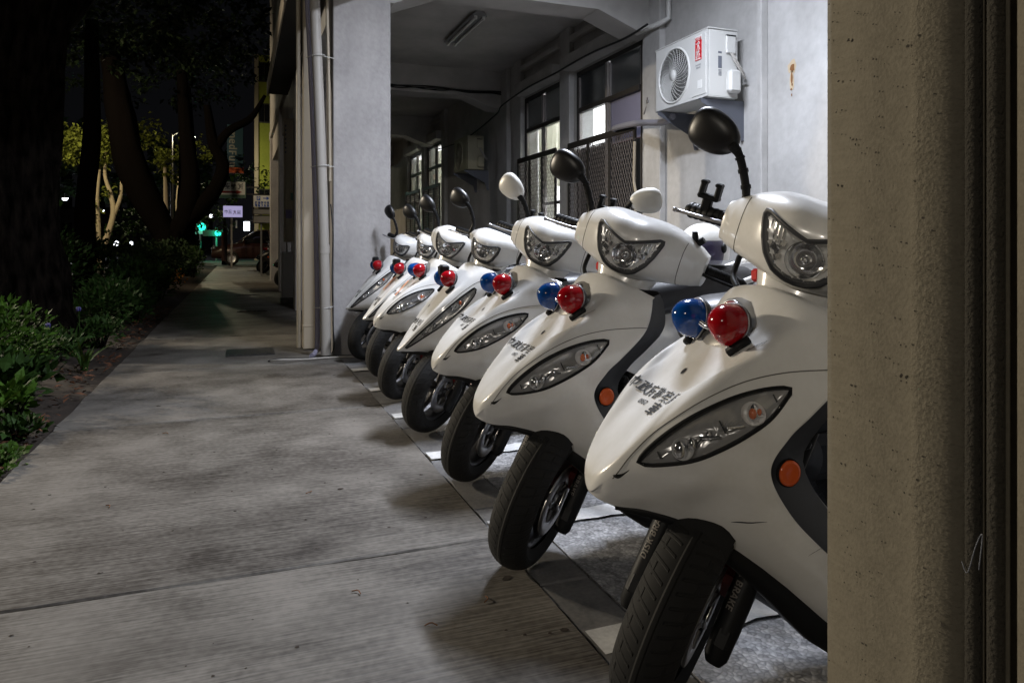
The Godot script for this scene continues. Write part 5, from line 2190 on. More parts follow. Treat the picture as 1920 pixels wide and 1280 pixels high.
func build_fittings() -> void:
	air_unit("white outdoor unit with red label on the bright wall above the near scooters", -5.02, 2.17, false)
	air_unit("yellowed old outdoor unit on the wall far down the arcade", -11.75, 2.22, true)
	var fx := [[-3.5, true, "lit fluorescent fitting under the ceiling over the near scooters"], [-8.86, false, "unlit fluorescent fitting under the ceiling, seen behind the grey pillar"]]
	for f in fx:
		var t := thing("fluorescent_fixture", f[2], "ceiling light", Vector3(2.0 if f[1] else 2.68, CEIL, f[0]), 0, "fluorescent fittings in the arcade")
		var st := mb()
		prism(st, PackedVector2Array([Vector2(-.10, -.045), Vector2(-.05, -.012), Vector2(-.05, -.0005), Vector2(.05, -.0005), Vector2(.05, -.012), Vector2(.10, -.045), Vector2(.092, -.050), Vector2(.03, -.055), Vector2(-.03, -.055), Vector2(-.092, -.050)]), 1.28, Transform3D(Basis(), Vector3(0, 0, -.64)))
		obj("housing", done(st), M.sign_grey if not f[1] else M.label_white, t)
		for s in [-1.0, 1.0]:
			st = mb()
			tube(st, [Vector3(.05 * s, -.075, -.60), Vector3(.05 * s, -.075, .60)], .014, 10)
			obj("tube", done(st), M.glow_tube if f[1] else M.label_white, t)
			st = mb()
			for e in [-.615, .615]:
				bx(st, Vector3(.05 * s, -.068, e), Vector3(.036, .05, .03), .004)
			obj("socket", done(st), M.label_white, t)
	# drain and conduit pipes by the grey pillar
	var pipes := [
		["drain_pipe", "thick pale grey drain pipe leaning against the grey pillar", "pipe", [Vector3(.585, 3.35, -6.36), Vector3(.645, 1.8, -6.34), Vector3(.672, .9, -6.33), Vector3(.690, .02, -6.33)], .043, M.pipe_grey],
		["conduit_pipe", "thin bluish conduit left of the thick drain pipe, elbow at its foot", "pipe", [Vector3(.535, 3.35, -6.50), Vector3(.590, 2.1, -6.48), Vector3(.622, .9, -6.46), Vector3(.630, .14, -6.45), Vector3(.60, .04, -6.36), Vector3(.565, .025, -6.27)], .021, M.pipe_blue],
		["thin_conduit", "slim pale conduit between the thick drain pipe and the grey pillar", "pipe", [Vector3(.700, 3.3, -6.42), Vector3(.722, 2.3, -6.42), Vector3(.730, 1.5, -6.42)], .013, M.pipe_beige],
		["downpipe", "thin beige downpipe at the left edge of the square duct", "pipe", [Vector3(.500, 3.3, -6.86), Vector3(.507, .02, -6.86)], .020, M.pipe_beige],
	]
	for p in pipes:
		var t := thing(p[0], p[1], p[2])
		var st := mb()
		tube(st, curve(p[3], 24), p[4], 14)
		obj("pipe", done(st), p[5], t)
		if p[0] == "drain_pipe":
			for k in [[1.62, .652], [.42, .682], [2.55, .617]]:
				st = mb()
				var rr := []
				for j in 17:
					rr.append(Vector3(k[1] + cos(j * TAU / 16) * .050 + .01, k[0] + cos(j * TAU / 16) * .006, -6.335 + sin(j * TAU / 16) * .050))
				tube(st, rr, .0035, 5, false)
				tube(st, [Vector3(k[1] + .04, k[0], -6.33), Vector3(.762, k[0] + .004, -6.40)], .0035, 5)
				tube(st, [Vector3(k[1] - .04, k[0], -6.33), Vector3(k[1] - .085, k[0] - .006, -6.43)], .0035, 5)
				obj("wire_tie", done(st), M.wire_white, t)
			st = mb()
			tube(st, [Vector3(.672, .95, -6.33), Vector3(.6735, .88, -6.33)], .047, 14)
			obj("socket", done(st), M.pipe_grey, t)
	var t2 := thing("duct", "square beige duct standing beside the grey pillar", "duct", Vector3(.615, 0, -6.86))
	box_obj("duct_casing", Vector3(0, 1.66, 0), Vector3(.15, 3.3, .12), M.beige_paint, t2, .006)
	box_obj("joint_band", Vector3(0, .22, 0), Vector3(.158, .02, .128), M.beige_paint, t2, .003)
	var st := mb()
	tube(st, curve([Vector3(.735, 1.30, -6.40), Vector3(.75, 1.05, -6.36), Vector3(.742, .7, -6.35), Vector3(.75, .3, -6.36), Vector3(.74, .03, -6.34), Vector3(.55, .012, -6.25), Vector3(.30, .010, -6.3), Vector3(.22, .012, -6.2)], 40), .006, 6)
	tag(obj("cable", done(st), M.cable_black), "loose black cable hanging down the pillar edge and lying on the walk", "cable")
	st = mb()
	tube(st, curve([Vector3(1.05, .012, -6.15), Vector3(.75, .012, -6.22), Vector3(.50, .012, -6.20), Vector3(.32, .03, -6.12), Vector3(.24, .012, -6.20)], 24), .008, 6)
	tag(obj("hose", done(st), M.pipe_grey), "pale hose lying on the walk at the foot of the pipes", "hose")
	# tall beige box with stickers, cabinet and plinth farther on
	var eb := thing("meter_box", "tall beige meter box with two small stickers beyond the pipes", "meter box", Vector3(.78, .98, -12.2))
	box_obj("box_casing", Vector3(0, 1.0, -.06), Vector3(.22, 1.98, .12), M.beige_paint, eb, .01)
	box_obj("door", Vector3(0, .98, .003), Vector3(.19, 1.86, .008), M.beige_paint, eb, .003)
	box_obj("sticker", Vector3(.02, .74, .009), Vector3(.06, .12, .002), M.sticker_green, eb)
	box_obj("sticker", Vector3(-.035, .46, .009), Vector3(.10, .14, .002), M.sticker_violet, eb)
	for k in 7:
		box_obj("ink_mark", Vector3(-.085, 1.45 + k * .07, .009), Vector3(.025, .035, .002), M.ink_grey, eb)
	var cb := thing("cabinet", "white metal cabinet below the beige meter box", "cabinet", Vector3(.76, 0, -12.2))
	box_obj("cabinet_casing", Vector3(0, .46, -.10), Vector3(.24, .74, .20), M.cream_board, cb, .008)
	box_obj("plinth", Vector3(.01, .05, -.08), Vector3(.30, .10, .34), M.kerb_granite, cb, .01)
	st = mb()
	for k in [-.04, .04]:
		tube(st, [Vector3(k, .82, -.10), Vector3(k, .99, -.10)], .012, 8)
	obj("conduit_stub", done(st), M.pipe_grey, cb)
	# insulated pipe from the window to the near unit, hose beside the window, cables along beam and lintels
	st = mb()
	tube(st, curve([Vector3(3.99, 2.22, -7.18), Vector3(3.84, 2.22, -7.05), Vector3(3.80, 2.19, -6.5), Vector3(3.72, 2.10, -5.9), Vector3(3.72, 2.13, -5.72)], 30), .032, 10)
	tag(obj("insulated_pipe", done(st), M.pipe_wrap), "wrapped grey pipe running from the window to the white outdoor unit", "pipe")
	st = mb()
	tube(st, curve([Vector3(3.84, 2.02, -6.62), Vector3(3.86, 1.85, -6.66), Vector3(3.88, 1.62, -6.70), Vector3(3.86, 1.45, -6.62), Vector3(3.87, 1.2, -6.66), Vector3(3.90, .9, -6.68)], 30), .015, 8)
	tag(obj("drain_hose", done(st), M.pipe_beige), "thin hose hanging down the wall beside the lattice window", "hose")
	for k in 4:
		st = mb()
		var pts := []
		for j in 14:
			pts.append(Vector3(1.2 + j * .215, 3.385 - k * .012 + .012 * sin(j * (1.1 + k * .4) + k * 2), -10.985 + .01 * (k % 2)))
		tube(st, curve(pts, 50), .0085, 6)
		tag(obj("cable", done(st), M.cable_black), ["topmost of the dark cables strung along the second beam", "second from the top of the dark cables along the second beam", "third from the top of the dark cables along the second beam", "lowest of the dark cables along the second beam"][k], "cable", "cables along the second beam")
	st = mb()
	tube(st, curve([Vector3(3.80, 3.14, -6.30), Vector3(3.80, 3.12, -6.75), Vector3(3.81, 3.165, -7.6), Vector3(3.80, 3.15, -8.6), Vector3(3.81, 3.16, -9.6), Vector3(3.81, 3.10, -10.6), Vector3(3.9, 3.05, -11.2), Vector3(3.92, 2.9, -13.0), Vector3(3.92, 2.95, -15.0)], 50), .012, 6)
	tag(obj("cable", done(st), M.cable_black), "dark cable running along the lintels above the windows", "cable")
	st = mb()
	tube(st, [Vector3(3.955, 3.70, -6.16), Vector3(3.955, 3.18, -6.16), Vector3(3.90, 3.14, -6.22), Vector3(3.85, 3.14, -6.6)], .026, 10)
	tag(obj("white_conduit", done(st), M.ac_white), "short white conduit at the wall end of the near beam", "pipe")
	st = mb()
	tube(st, [Vector3(3.92, 2.46, -6.50), Vector3(3.94, 2.40, -6.52), Vector3(3.92, 2.30, -6.58)], .009, 6)
	bx(st, Vector3(3.92, 2.42, -6.50), Vector3(.02, .03, .03), .004)
	tag(obj("wall_tap", done(st), M.frame_alu), "small metal tap on the wall left of the white outdoor unit", "tap")
	# pipes in the recess of the near column
	for k in 2:
		st = mb()
		tube(st, curve([Vector3(.776, 3.6, -.586 + k * .026), Vector3(.778, 1.7, -.587 + k * .026), Vector3(.776, 0, -.586 + k * .026)], 14), .0088, 12)
		tag(obj("recess_pipe", done(st), M.pipe_stucco), ["thin stuccoed pipe in the dark recess, nearer the rough column face", "thin stuccoed pipe in the dark recess, nearer the photo's right edge"][k], "pipe", "pipes in the recess of the rough column")
	st = mb()
	tube(st, curve([Vector3(.768, .60, -.594), Vector3(.764, .592, -.584), Vector3(.765, .625, -.575), Vector3(.766, .64, -.568), Vector3(.766, .60, -.572)], 16), .0007, 5)
	tag(obj("wire_tie", done(st), M.ink_grey), "bit of thin wire tied round the pipes in the recess", "wire")
	st = mb()
	tube(st, [Vector3(.765, .452, -.585), Vector3(.760, .446, -.565), Vector3(.759, .442, -.545)], .0018, 6)
	bx(st, Vector3(.758, .441, -.543), Vector3(.004, .007, .005), .001)
	tag(obj("cable_tie", done(st), M.wire_white), "white cable tie low in the recess of the rough column", "cable tie")
	# helmet on the seat of the scooter with white mirrors
	var hm := thing("helmet", "white open-face helmet with dark visor lying on a scooter seat", "helmet", Vector3(1.98, .82, -2.80), .7)
	st = mb()
	var rows := []
	for i in 13:
		var a := lerpf(-.35, PI / 2, i / 12.0)
		var row := PackedVector3Array()
		for j in 33:
			var q := TAU * (j % 32) / 32.0
			row.append(Vector3(cos(q) * cos(a) * .14, .11 + sin(a) * .125, sin(q) * cos(a) * .118))
		rows.append(row)
	grid(st, rows, Vector2.ONE, true)
	obj("shell", done(st), M.mirror_white, hm)
	st = mb()
	rows = []
	for i in 7:
		var a := lerpf(-.5, .35, i / 6.0)
		var row := PackedVector3Array()
		for j in 17:
			var q := lerpf(-1.1, 1.1, j / 16.0) + PI
			row.append(Vector3(cos(q) * cos(a) * .147, .11 + sin(a) * .128, sin(q) * cos(a) * .124))
		rows.append(row)
	grid(st, rows)
	obj("visor", done(st), M.visor, hm)
	st = mb()
	for s in [1.0, -1.0]:
		ball(st, Vector3(-.06, .12, .108 * s), Vector3(.022, .022, .012), 8)
	obj("visor_hinge", done(st), M.black_plastic, hm)


# ---------------------------------------------------------------- trees and plants
func leaf_mesh(l: float, w: float, fold := .18) -> Mesh:
	var st := mb()
	st.set_smooth_group(-1)
	var a := Vector3(0, 0, 0)
	var t := Vector3(0, -l * .12, l)
	var m := Vector3(0, -l * .01, l * .5)
	var p := Vector3(w, w * fold, l * .45)
	var q := Vector3(-w, w * fold, l * .45)
	tri(st, a, p, m)
	tri(st, m, p, t)
	tri(st, a, m, q)
	tri(st, m, t, q)
	return done(st, false).commit()


func limb(st: SurfaceTool, pts: Array, radii: Array, n: int, ridge: float, seed_: int) -> void:
	# a trunk or branch with bark ridges and hollows
	var nz := FastNoiseLite.new()
	nz.seed = seed_
	nz.frequency = 1.0
	var m := pts.size()
	var steps := (m - 1) * 9 + 1
	var rows := []
	var side := Vector3.RIGHT
	for i in steps:
		var t := float(i) / (steps - 1) * (m - 1)
		var p := spline(pts, t)
		var d := (spline(pts, minf(t + .05, m - 1)) - spline(pts, maxf(t - .05, 0))).normalized()
		side = (side - d * side.dot(d)).normalized()
		var u := d.cross(side)
		var k := mini(int(t), m - 2)
		var r: float = lerpf(radii[k], radii[k + 1], t - k)
		var row := PackedVector3Array()
		for j in n + 1:
			var a := TAU * (j % n) / n
			var dir := side * cos(a) + u * sin(a)
			var w := nz.get_noise_3d(cos(a) * 6.0, p.y * .9, sin(a) * 6.0) * ridge + nz.get_noise_3d(cos(a) * 1.3, p.y * .5, sin(a) * 1.3 + 9.0) * ridge * 1.2
			row.append(p + dir * r * (1.0 + w))
		rows.append(row)
	grid(st, rows, Vector2(3.0 * steps / 20.0, 3.0), true)


func crown(parent: Node, blobs: Array, count: int, me: Mesh, m: Material, dark: float) -> MultiMeshInstance3D:
	var places := []
	var total := 0.0
	for b in blobs:
		total += b[1].x * b[1].y * b[1].z
	for b in blobs:
		var n := int(count * b[1].x * b[1].y * b[1].z / total)
		# leaves gather on twig ends, with gaps between
		var twigs := []
		for k in maxi(4, n / 26):
			var v := Vector3(rng.randfn(), rng.randfn(), rng.randfn()).normalized() * pow(rng.randf(), .45)
			twigs.append(b[0] + v * b[1])
		for k in n:
			var c: Vector3 = twigs[rng.randi() % twigs.size()] + Vector3(rng.randfn(), rng.randfn(), rng.randfn()) * .13
			var bs := Basis.from_euler(Vector3(rng.randf_range(-.9, 1.1), rng.randf() * TAU, rng.randf_range(-.6, .6))).scaled(Vector3.ONE * rng.randf_range(.7, 1.35))
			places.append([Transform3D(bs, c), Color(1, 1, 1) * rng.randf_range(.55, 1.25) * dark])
	var o := scatter("crown", me, m, places, parent)
	o.set_meta("kind", "stuff")
	return o


func shrub(called: String, label: String, at: Vector3, size: Vector3, count: int, me: Mesh, m: Material, group := "") -> Node3D:
	var t := thing(called, label, "shrub", at, 0, group)
	var places := []
	var st := mb()
	var nst := 9
	var tips := []
	for k in nst:
		var a := TAU * k / nst + rng.randf() * .5
		var r := sqrt(rng.randf())
		var tip := Vector3(cos(a) * r * size.x * .8, size.y * rng.randf_range(.55, .95), sin(a) * r * size.z * .8)
		tube(st, curve([Vector3(tip.x * .15, -.04, tip.z * .15), Vector3(tip.x * .5, tip.y * .55, tip.z * .5), tip], 6), [.012, .010, .008, .006, .004, .003], 5, false)
		tips.append(tip)
	obj("stem", done(st), M.bark_dark, t).set_meta("kind", "stuff")
	for k in count:
		var v := Vector3(rng.randfn(), rng.randfn(), rng.randfn()).normalized() * pow(rng.randf(), .4)
		var c := Vector3(v.x * size.x, size.y * (.55 + v.y * .5), v.z * size.z)
		if rng.randf() < .5:
			c = c.lerp(tips[rng.randi() % nst], .45)
		var out := Vector3(v.x, .35 + v.y * .5, v.z).normalized()
		var bs := Basis.looking_at(-out, Vector3(.1, 1, .2)) * Basis.from_euler(Vector3(rng.randf_range(-.9, .5), rng.randf_range(-1.0, 1.0), rng.randf_range(-.9, .9)))
		places.append([Transform3D(bs.scaled(Vector3.ONE * rng.randf_range(.6, 1.3)), c), Color(1, 1, 1) * rng.randf_range(.55, 1.35)])
	scatter("foliage", me, m, places, t).set_meta("kind", "stuff")
	return t


func blades(label: String, at: Vector3, h: float, n: int, m: Material, spread: float, group := "") -> Node3D:
	var t := thing("grassy_plant", label, "plant", at, 0, group)
	for k in n:
		var st := mb()
		var a := TAU * k / n + rng.randf()
		var d := Vector3(cos(a), 0, sin(a))
		var s := Vector3(-d.z, 0, d.x)
		var hh := h * rng.randf_range(.6, 1.1)
		var lean := spread * rng.randf_range(.4, 1.2)
		var rows := []
		for i in 7:
			var f := i / 6.0
			var p := d * (lean * f * f + .02) + Vector3(0, hh * (f - .28 * f * f * lean * 2), 0)
			var w := .011 * (1.0 - f) + .0008 + .006 * sin(f * PI)
			rows.append(PackedVector3Array([p - s * w, p + Vector3(0, -.003, 0), p + s * w]))
		grid(st, rows)
		obj("blade", done(st), m, t)
	return t


func build_plants() -> void:
	# the big tree beside the walk
	var t := thing("street_tree", "huge dark tree trunk with furrowed bark at the left edge of the walk", "tree", Vector3(-1.82, 0, -7.5))
	var st := mb()
	limb(st, [Vector3(.0, -.15, 0), Vector3(-.02, .35, 0), Vector3(-.05, 1.2, 0), Vector3(-.06, 2.2, .0), Vector3(.02, 3.2, 0), Vector3(.20, 4.4, -.2), Vector3(.5, 6.2, -.4)], [.60, .43, .37, .36, .40, .34, .2], 90, .16, 3)
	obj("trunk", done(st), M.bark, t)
	st = mb()
	limb(st, [Vector3(.0, 2.5, 0), Vector3(-.45, 3.5, .2), Vector3(-1.3, 4.8, .4), Vector3(-2.2, 5.8, .3)], [.30, .26, .2, .1], 40, .14, 5)
	limb(st, [Vector3(.05, 2.9, -.1), Vector3(.42, 3.8, -.9), Vector3(.7, 4.8, -2.0), Vector3(.7, 5.8, -3.2)], [.28, .22, .16, .08], 36, .14, 6)
	obj("limb", done(st), M.bark, t).set_meta("kind", "stuff")
	var big := leaf_mesh(.13, .035)
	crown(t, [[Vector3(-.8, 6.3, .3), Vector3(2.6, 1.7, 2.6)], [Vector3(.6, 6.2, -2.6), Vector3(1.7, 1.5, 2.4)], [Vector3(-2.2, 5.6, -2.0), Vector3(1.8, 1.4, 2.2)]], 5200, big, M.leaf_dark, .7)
	# the forked tree farther along
	t = thing("street_tree", "dark forked tree with spreading limbs halfway along the strip", "tree", Vector3(-1.88, 0, -23.2))
	st = mb()
	limb(st, [Vector3(.02, -.15, 0), Vector3(0, .6, 0), Vector3(.02, 1.35, 0)], [.52, .42, .42], 36, .12, 11)
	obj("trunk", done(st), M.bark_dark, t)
	for l in [[[Vector3(-.05, 1.1, 0), Vector3(-.45, 1.9, 0), Vector3(-1.0, 3.2, .1), Vector3(-1.25, 4.6, .2), Vector3(-1.5, 6.2, .2)], [.34, .36, .42, .38, .25]], [[Vector3(.1, 1.1, 0), Vector3(.42, 1.8, .1), Vector3(.55, 2.8, .1), Vector3(.42, 4.2, 0), Vector3(.3, 6.0, 0)], [.32, .28, .25, .2, .14]], [[Vector3(.25, 1.5, .1), Vector3(.85, 2.05, .1), Vector3(1.28, 2.7, .2), Vector3(1.42, 3.3, .2), Vector3(1.15, 3.95, .2), Vector3(1.0, 5.0, .2)], [.26, .23, .2, .18, .16, .1]], [[Vector3(1.22, 3.75, .2), Vector3(1.6, 4.3, .2), Vector3(2.2, 4.7, .2), Vector3(2.6, 5.4, .2)], [.14, .12, .1, .05]]]:
		st = mb()
		limb(st, l[0], l[1], 20, .12, 12)
		obj("limb", done(st), M.bark_dark, t)
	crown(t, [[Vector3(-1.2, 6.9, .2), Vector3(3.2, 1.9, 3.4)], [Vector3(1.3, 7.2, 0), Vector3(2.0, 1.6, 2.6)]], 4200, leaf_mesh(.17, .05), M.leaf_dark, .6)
	t = thing("street_tree", "dark straight tree trunk just right of the forked one", "tree", Vector3(-1.62, 0, -25.6))
	st = mb()
	limb(st, [Vector3(0, -.15, 0), Vector3(.0, 1.0, 0), Vector3(.03, 2.4, 0), Vector3(.06, 4.0, 0), Vector3(0, 6.0, 0)], [.36, .30, .28, .24, .15], 24, .12, 15)
	obj("trunk", done(st), M.bark_dark, t)
	crown(t, [[Vector3(0, 6.9, 0), Vector3(2.4, 1.6, 2.4)]], 1600, leaf_mesh(.17, .05), M.leaf_dark, .6)
	t = thing("street_tree", "dark tree with thick crown between the big trunk and the forked tree", "tree", Vector3(-2.6, 0, -15.0))
	st = mb()
	limb(st, [Vector3(0, -.15, 0), Vector3(.0, 1.6, 0), Vector3(.1, 3.0, 0), Vector3(.1, 5.0, 0)], [.20, .16, .15, .1], 20, .12, 16)
	obj("trunk", done(st), M.bark_dark, t)
	crown(t, [[Vector3(.4, 6.0, 0), Vector3(3.0, 1.8, 3.4)]], 4200, leaf_mesh(.15, .045), M.leaf_dark, .6)
	# pale lit trunks across the road
	var pale := [
		["pale lit tree with yellow-green leaves just right of the huge trunk", Vector3(-5.72, 0, -32.0), [Vector3(-.1, 0, 0), Vector3(.0, 1.3, 0), Vector3(.10, 2.6, 0), Vector3(.03, 3.5, 0), Vector3(.12, 4.6, 0)], [.12, .10, .09, .08, .05], [[Vector3(.2, 4.8, 0), Vector3(1.0, .9, .9)], [Vector3(-.6, 4.6, .3), Vector3(.6, .7, .6)], [Vector3(.5, 1.9, .2), Vector3(.3, .9, .3)]]],
		["pale crooked forked trunk lit by a street lamp", Vector3(-4.86, 0, -31.7), [Vector3(-.2, 0, 0), Vector3(.02, 1.0, 0), Vector3(.30, 2.1, 0), Vector3(.20, 2.9, 0), Vector3(.02, 3.6, 0), Vector3(.05, 4.6, 0)], [.13, .115, .105, .08, .06, .04], [[Vector3(-.3, 4.8, 0), Vector3(1.0, .8, .9)], [Vector3(.05, 3.0, .1), Vector3(.22, .35, .2)]]],
	]
	for p in pale:
		t = thing("roadside_tree", p[0], "tree", p[1], 0, "pale trees across the road")
		st = mb()
		limb(st, p[2], p[3], 16, .08, 21)
		if p[1].x > -5:
			limb(st, [Vector3(.30, 2.0, 0), Vector3(.55, 2.8, 0), Vector3(.58, 3.6, 0)], [.08, .07, .04], 12, .08, 22)
		obj("trunk", done(st), M.bark_pale, t)
		crown(t, p[4], 1500, leaf_mesh(.16, .06), M.leaf_yellow, 1.0)
	var slim := [["slim grey trunk between the two pale lit trees", Vector3(-5.15, 0, -31.9)], ["pale gnarled trunk seen between the two dark trunks", Vector3(-2.05, 0, -30.5)]]
	for k in 2:
		t = thing("roadside_tree", slim[k][0], "tree", slim[k][1], 0, "pale trees across the road")
		st = mb()
		limb(st, [Vector3(0, 0, 0), Vector3(.05, 1.4, 0), Vector3(.0, 2.6, 0), Vector3(.1, 4.0, 0)], [[.10, .09, .08, .05], [.32, .24, .24, .18]][k], 16, .14, 31 + k)
		obj("trunk", done(st), M.bark_pale, t)
		crown(t, [[Vector3(.1, 4.6, 0), Vector3(1.0, .8, 1.0)]], 300, leaf_mesh(.16, .06), M.leaf_yellow, .9)
	for k in 4:
		t = thing("roadside_tree", ["big dark far tree behind the pale crooked trunk", "big dark far tree behind the forked tree", "big dark far tree behind the traffic lights", "big dark far tree at the left behind the huge trunk"][k], "tree", [Vector3(-9.5, 0, -58), Vector3(-6.2, 0, -62), Vector3(-3.4, 0, -66), Vector3(-12.5, 0, -50)][k], 0, "big dark far trees")
		st = mb()
		limb(st, [Vector3(0, 0, 0), Vector3(.05, 2.5, 0), Vector3(0, 5.5, 0)], [.32, .25, .15], 12, .1, 60 + k)
		obj("trunk", done(st), M.bark_dark, t)
		crown(t, [[Vector3(0, 6.5, 0), Vector3(4.2, 3.4, 3.6)]], 1500, leaf_mesh(.42, .15), M.leaf_dark, .6)
	# leafy sprays of the far trees
	var far := [["lit yellow-green spray of leaves beside the forked limbs", Vector3(-2.35, 3.3, -27.0), [[Vector3(-.1, .55, 0), Vector3(.35, .45, .3)], [Vector3(.5, -.3, 0), Vector3(.45, .30, .3)], [Vector3(-.5, 1.3, 0), Vector3(.4, .5, .4)]], 420], ["dim green tree behind the arrow sign", Vector3(-.65, 1.9, -36.0), [[Vector3(-.4, .6, 0), Vector3(1.3, 1.2, 1.0)], [Vector3(.9, 2.2, 0), Vector3(1.1, .9, 1.0)]], 900], ["dark green tree behind the hedge between the pale trees and the fork", Vector3(-4.2, 1.3, -36.0), [[Vector3(0, .4, 0), Vector3(1.6, 1.2, 1.2)]], 700]]
	for f in far:
		t = thing("roadside_tree", f[0], "tree", Vector3(f[1].x, 0, f[1].z), 0, "far trees along the road")
		st = mb()
		limb(st, [Vector3(0, 0, 0), Vector3(.05, f[1].y * .5, 0), Vector3(0, f[1].y + .3, 0)], [.12, .09, .05], 10, .1, 41)
		obj("trunk", done(st), M.bark_pale if f[3] == 420 else M.bark_dark, t)
		var bl := []
		for b in f[2]:
			bl.append([b[0] + Vector3(0, f[1].y, 0), b[1]])
		crown(t, bl, f[3], leaf_mesh(.16, .06), M.leaf_yellow if f[3] == 420 else M.leaf_mid, 1.0)
	# shrubs of the strip, nearest first
	var small := leaf_mesh(.055, .013)
	var mid := leaf_mesh(.075, .020)
	shrub("shrub", "bright green leafy shrub in front of the huge trunk at the left edge", Vector3(-1.62, -.02, -5.55), Vector3(.52, .62, .55), 2600, small, M.leaf_bright)
	shrub("shrub", "dark broad-leaved low shrub under the bright green one", Vector3(-1.38, -.02, -5.25), Vector3(.34, .26, .30), 420, leaf_mesh(.11, .032), M.leaf_mid)
	shrub("shrub", "little leafy sprout by the walk edge, nearest the camera but one", Vector3(-1.14, -.02, -4.62), Vector3(.13, .22, .13), 120, mid, M.leaf_bright)
	shrub("shrub", "low weedy clump by the walk edge below the leafy sprout", Vector3(-1.05, -.02, -4.28), Vector3(.16, .09, .14), 170, small, M.leaf_mid)
	shrub("shrub", "creeping green ground cover nearest the camera at the walk edge", Vector3(-1.02, -.03, -3.72), Vector3(.14, .07, .34), 420, leaf_mesh(.035, .012), M.leaf_bright)
	for q in [[Vector3(-1.45, 0, -6.5), Vector3(.34, .30, .5), 700, "low leafy plants between the bright shrub and the trunk"], [Vector3(-1.35, 0, -8.9), Vector3(.36, .55, .8), 1300, "dark leafy bush at the walk edge just beyond the huge trunk"], [Vector3(-1.40, 0, -11.2), Vector3(.42, .75, 1.3), 1700, "dark leafy hedge at the walk edge before the orange flowers"], [Vector3(-1.28, 0, -13.6), Vector3(.34, .6, 1.2), 1200, "low dark hedge at the walk edge beside the middle iron cover"], [Vector3(-1.22, 0, -7.7), Vector3(.22, .26, .45), 600, "small dark leafy plants between the walk and the huge trunk"], [Vector3(-1.2, 0, -10.0), Vector3(.24, .5, .8), 1000, "dark hedge right at the walk edge beyond the violet flowers"], [Vector3(-1.9, 0, -4.7), Vector3(.45, .4, .5), 1300, "green shrub at the left picture edge below the bright one"], [Vector3(-1.25, 0, -22.6), Vector3(.34, .85, 1.6), 1300, "dark hedge at the walk edge in front of the forked tree"]]:
		shrub("shrub", q[3], q[0], q[1], q[2], mid if q[0].z < -8 else small, M.leaf_mid, "hedge bushes along the strip")
	for k in 6:
		shrub("shrub", ["dense dark bush right behind the huge trunk", "dense dark bush before the lit pale trees", "dark bush at the left foot of the forked tree", "dark hedge bush beside the middle of the walk", "dark hedge bush at the right foot of the forked tree", "farthest dark hedge bush, by the end of the walk"][k],
			[Vector3(-2.35, 0, -9.9), Vector3(-3.0, 0, -12.5), Vector3(-2.7, 0, -16.0), Vector3(-1.75, 0, -15.5), Vector3(-1.62, 0, -20.0), Vector3(-1.55, 0, -25.0)][k],
			[Vector3(.8, 1.15, .9), Vector3(1.0, 1.25, 1.3), Vector3(1.1, 1.15, 1.6), Vector3(.62, .95, 1.8), Vector3(.62, 1.05, 2.2), Vector3(.58, 1.1, 2.4)][k],
			[1500, 1800, 1800, 1700, 1700, 1700][k], [mid, mid, leaf_mesh(.10, .03), mid, leaf_mesh(.10, .03), leaf_mesh(.10, .03)][k], M.leaf_mid if k < 3 else M.leaf_dark, "hedge bushes along the strip")
	blades("strappy iris plant with thin arching leaves beside the trunk", Vector3(-1.30, 0, -7.0), .42, 16, M.leaf_mid, .30)
	blades("smaller strappy plant nearer the walk than the iris", Vector3(-1.10, 0, -6.3), .28, 11, M.leaf_mid, .22)
	blades("grassy tuft beside the leafy sprout", Vector3(-1.22, 0, -4.45), .20, 14, M.leaf_bright, .16)
	for f in [[Vector3(-1.22, .42, -6.75), "single violet flower on its stalk above the iris leaves"], [Vector3(-1.36, .33, -6.4), "violet flower lower down, left of the other one"]]:
		var fl := thing("violet_flower", f[1], "flower", Vector3(f[0].x, 0, f[0].z), 0, "violet flowers by the trunk")
		st = mb()
		tube(st, [Vector3(0, -.03, 0), Vector3(.01, f[0].y * .6, 0), Vector3(0, f[0].y, 0)], .003, 5)
		obj("stalk", done(st), M.leaf_mid, fl)
		for k in 4:
			st = mb()
			var a := k * TAU / 4
			ball(st, Vector3(cos(a) * .012, f[0].y + .012, sin(a) * .012), Vector3(.007, .020, .011), 5)
			obj("petal", done(st), M.petal_violet, fl)
	var of := thing("orange_flowers", "small orange flower clump low in the dark hedge", "flower", Vector3(-1.28, 0, -17.2))
	var pl := []
	for k in 60:
		pl.append([Transform3D(Basis.from_euler(Vector3(rng.randf() * 2, rng.randf() * 6, 0)), Vector3(rng.randfn() * .10, .26 + rng.randfn() * .07, rng.randfn() * .1)), Color(1, 1, 1) * rng.randf_range(.6, 1.2)])
	scatter("petals", leaf_mesh(.06, .02), M.leaf_orange, pl, of).set_meta("kind", "stuff")
	# white post behind the shrub
	var wp := thing("white_post", "pale post at the very left edge behind the bright shrub", "post", Vector3(-2.47, 0, -9.3))
	box_obj("shaft", Vector3(0, .40, 0), Vector3(.12, .84, .12), M.cream_board, wp, .01)
	box_obj("cap", Vector3(0, .83, 0), Vector3(.14, .03, .14), M.cream_board, wp, .008)


# ---------------------------------------------------------------- the street behind
func sign_panel(parent: Node, called: String, c: Vector3, size: Vector3, m: Material, frame: Material) -> void:
	box_obj(called, c, size, m, parent, .01)
	var f := .025
	for e in [[Vector3(0, size.y / 2, 0), Vector3(size.x + f, f, size.z + .02)], [Vector3(0, -size.y / 2, 0), Vector3(size.x + f, f, size.z + .02)], [Vector3(size.x / 2, 0, 0), Vector3(f, size.y - f, size.z + .02)], [Vector3(-size.x / 2, 0, 0), Vector3(f, size.y - f, size.z + .02)]]:
		box_obj("frame", c + e[0], e[1], frame, parent)


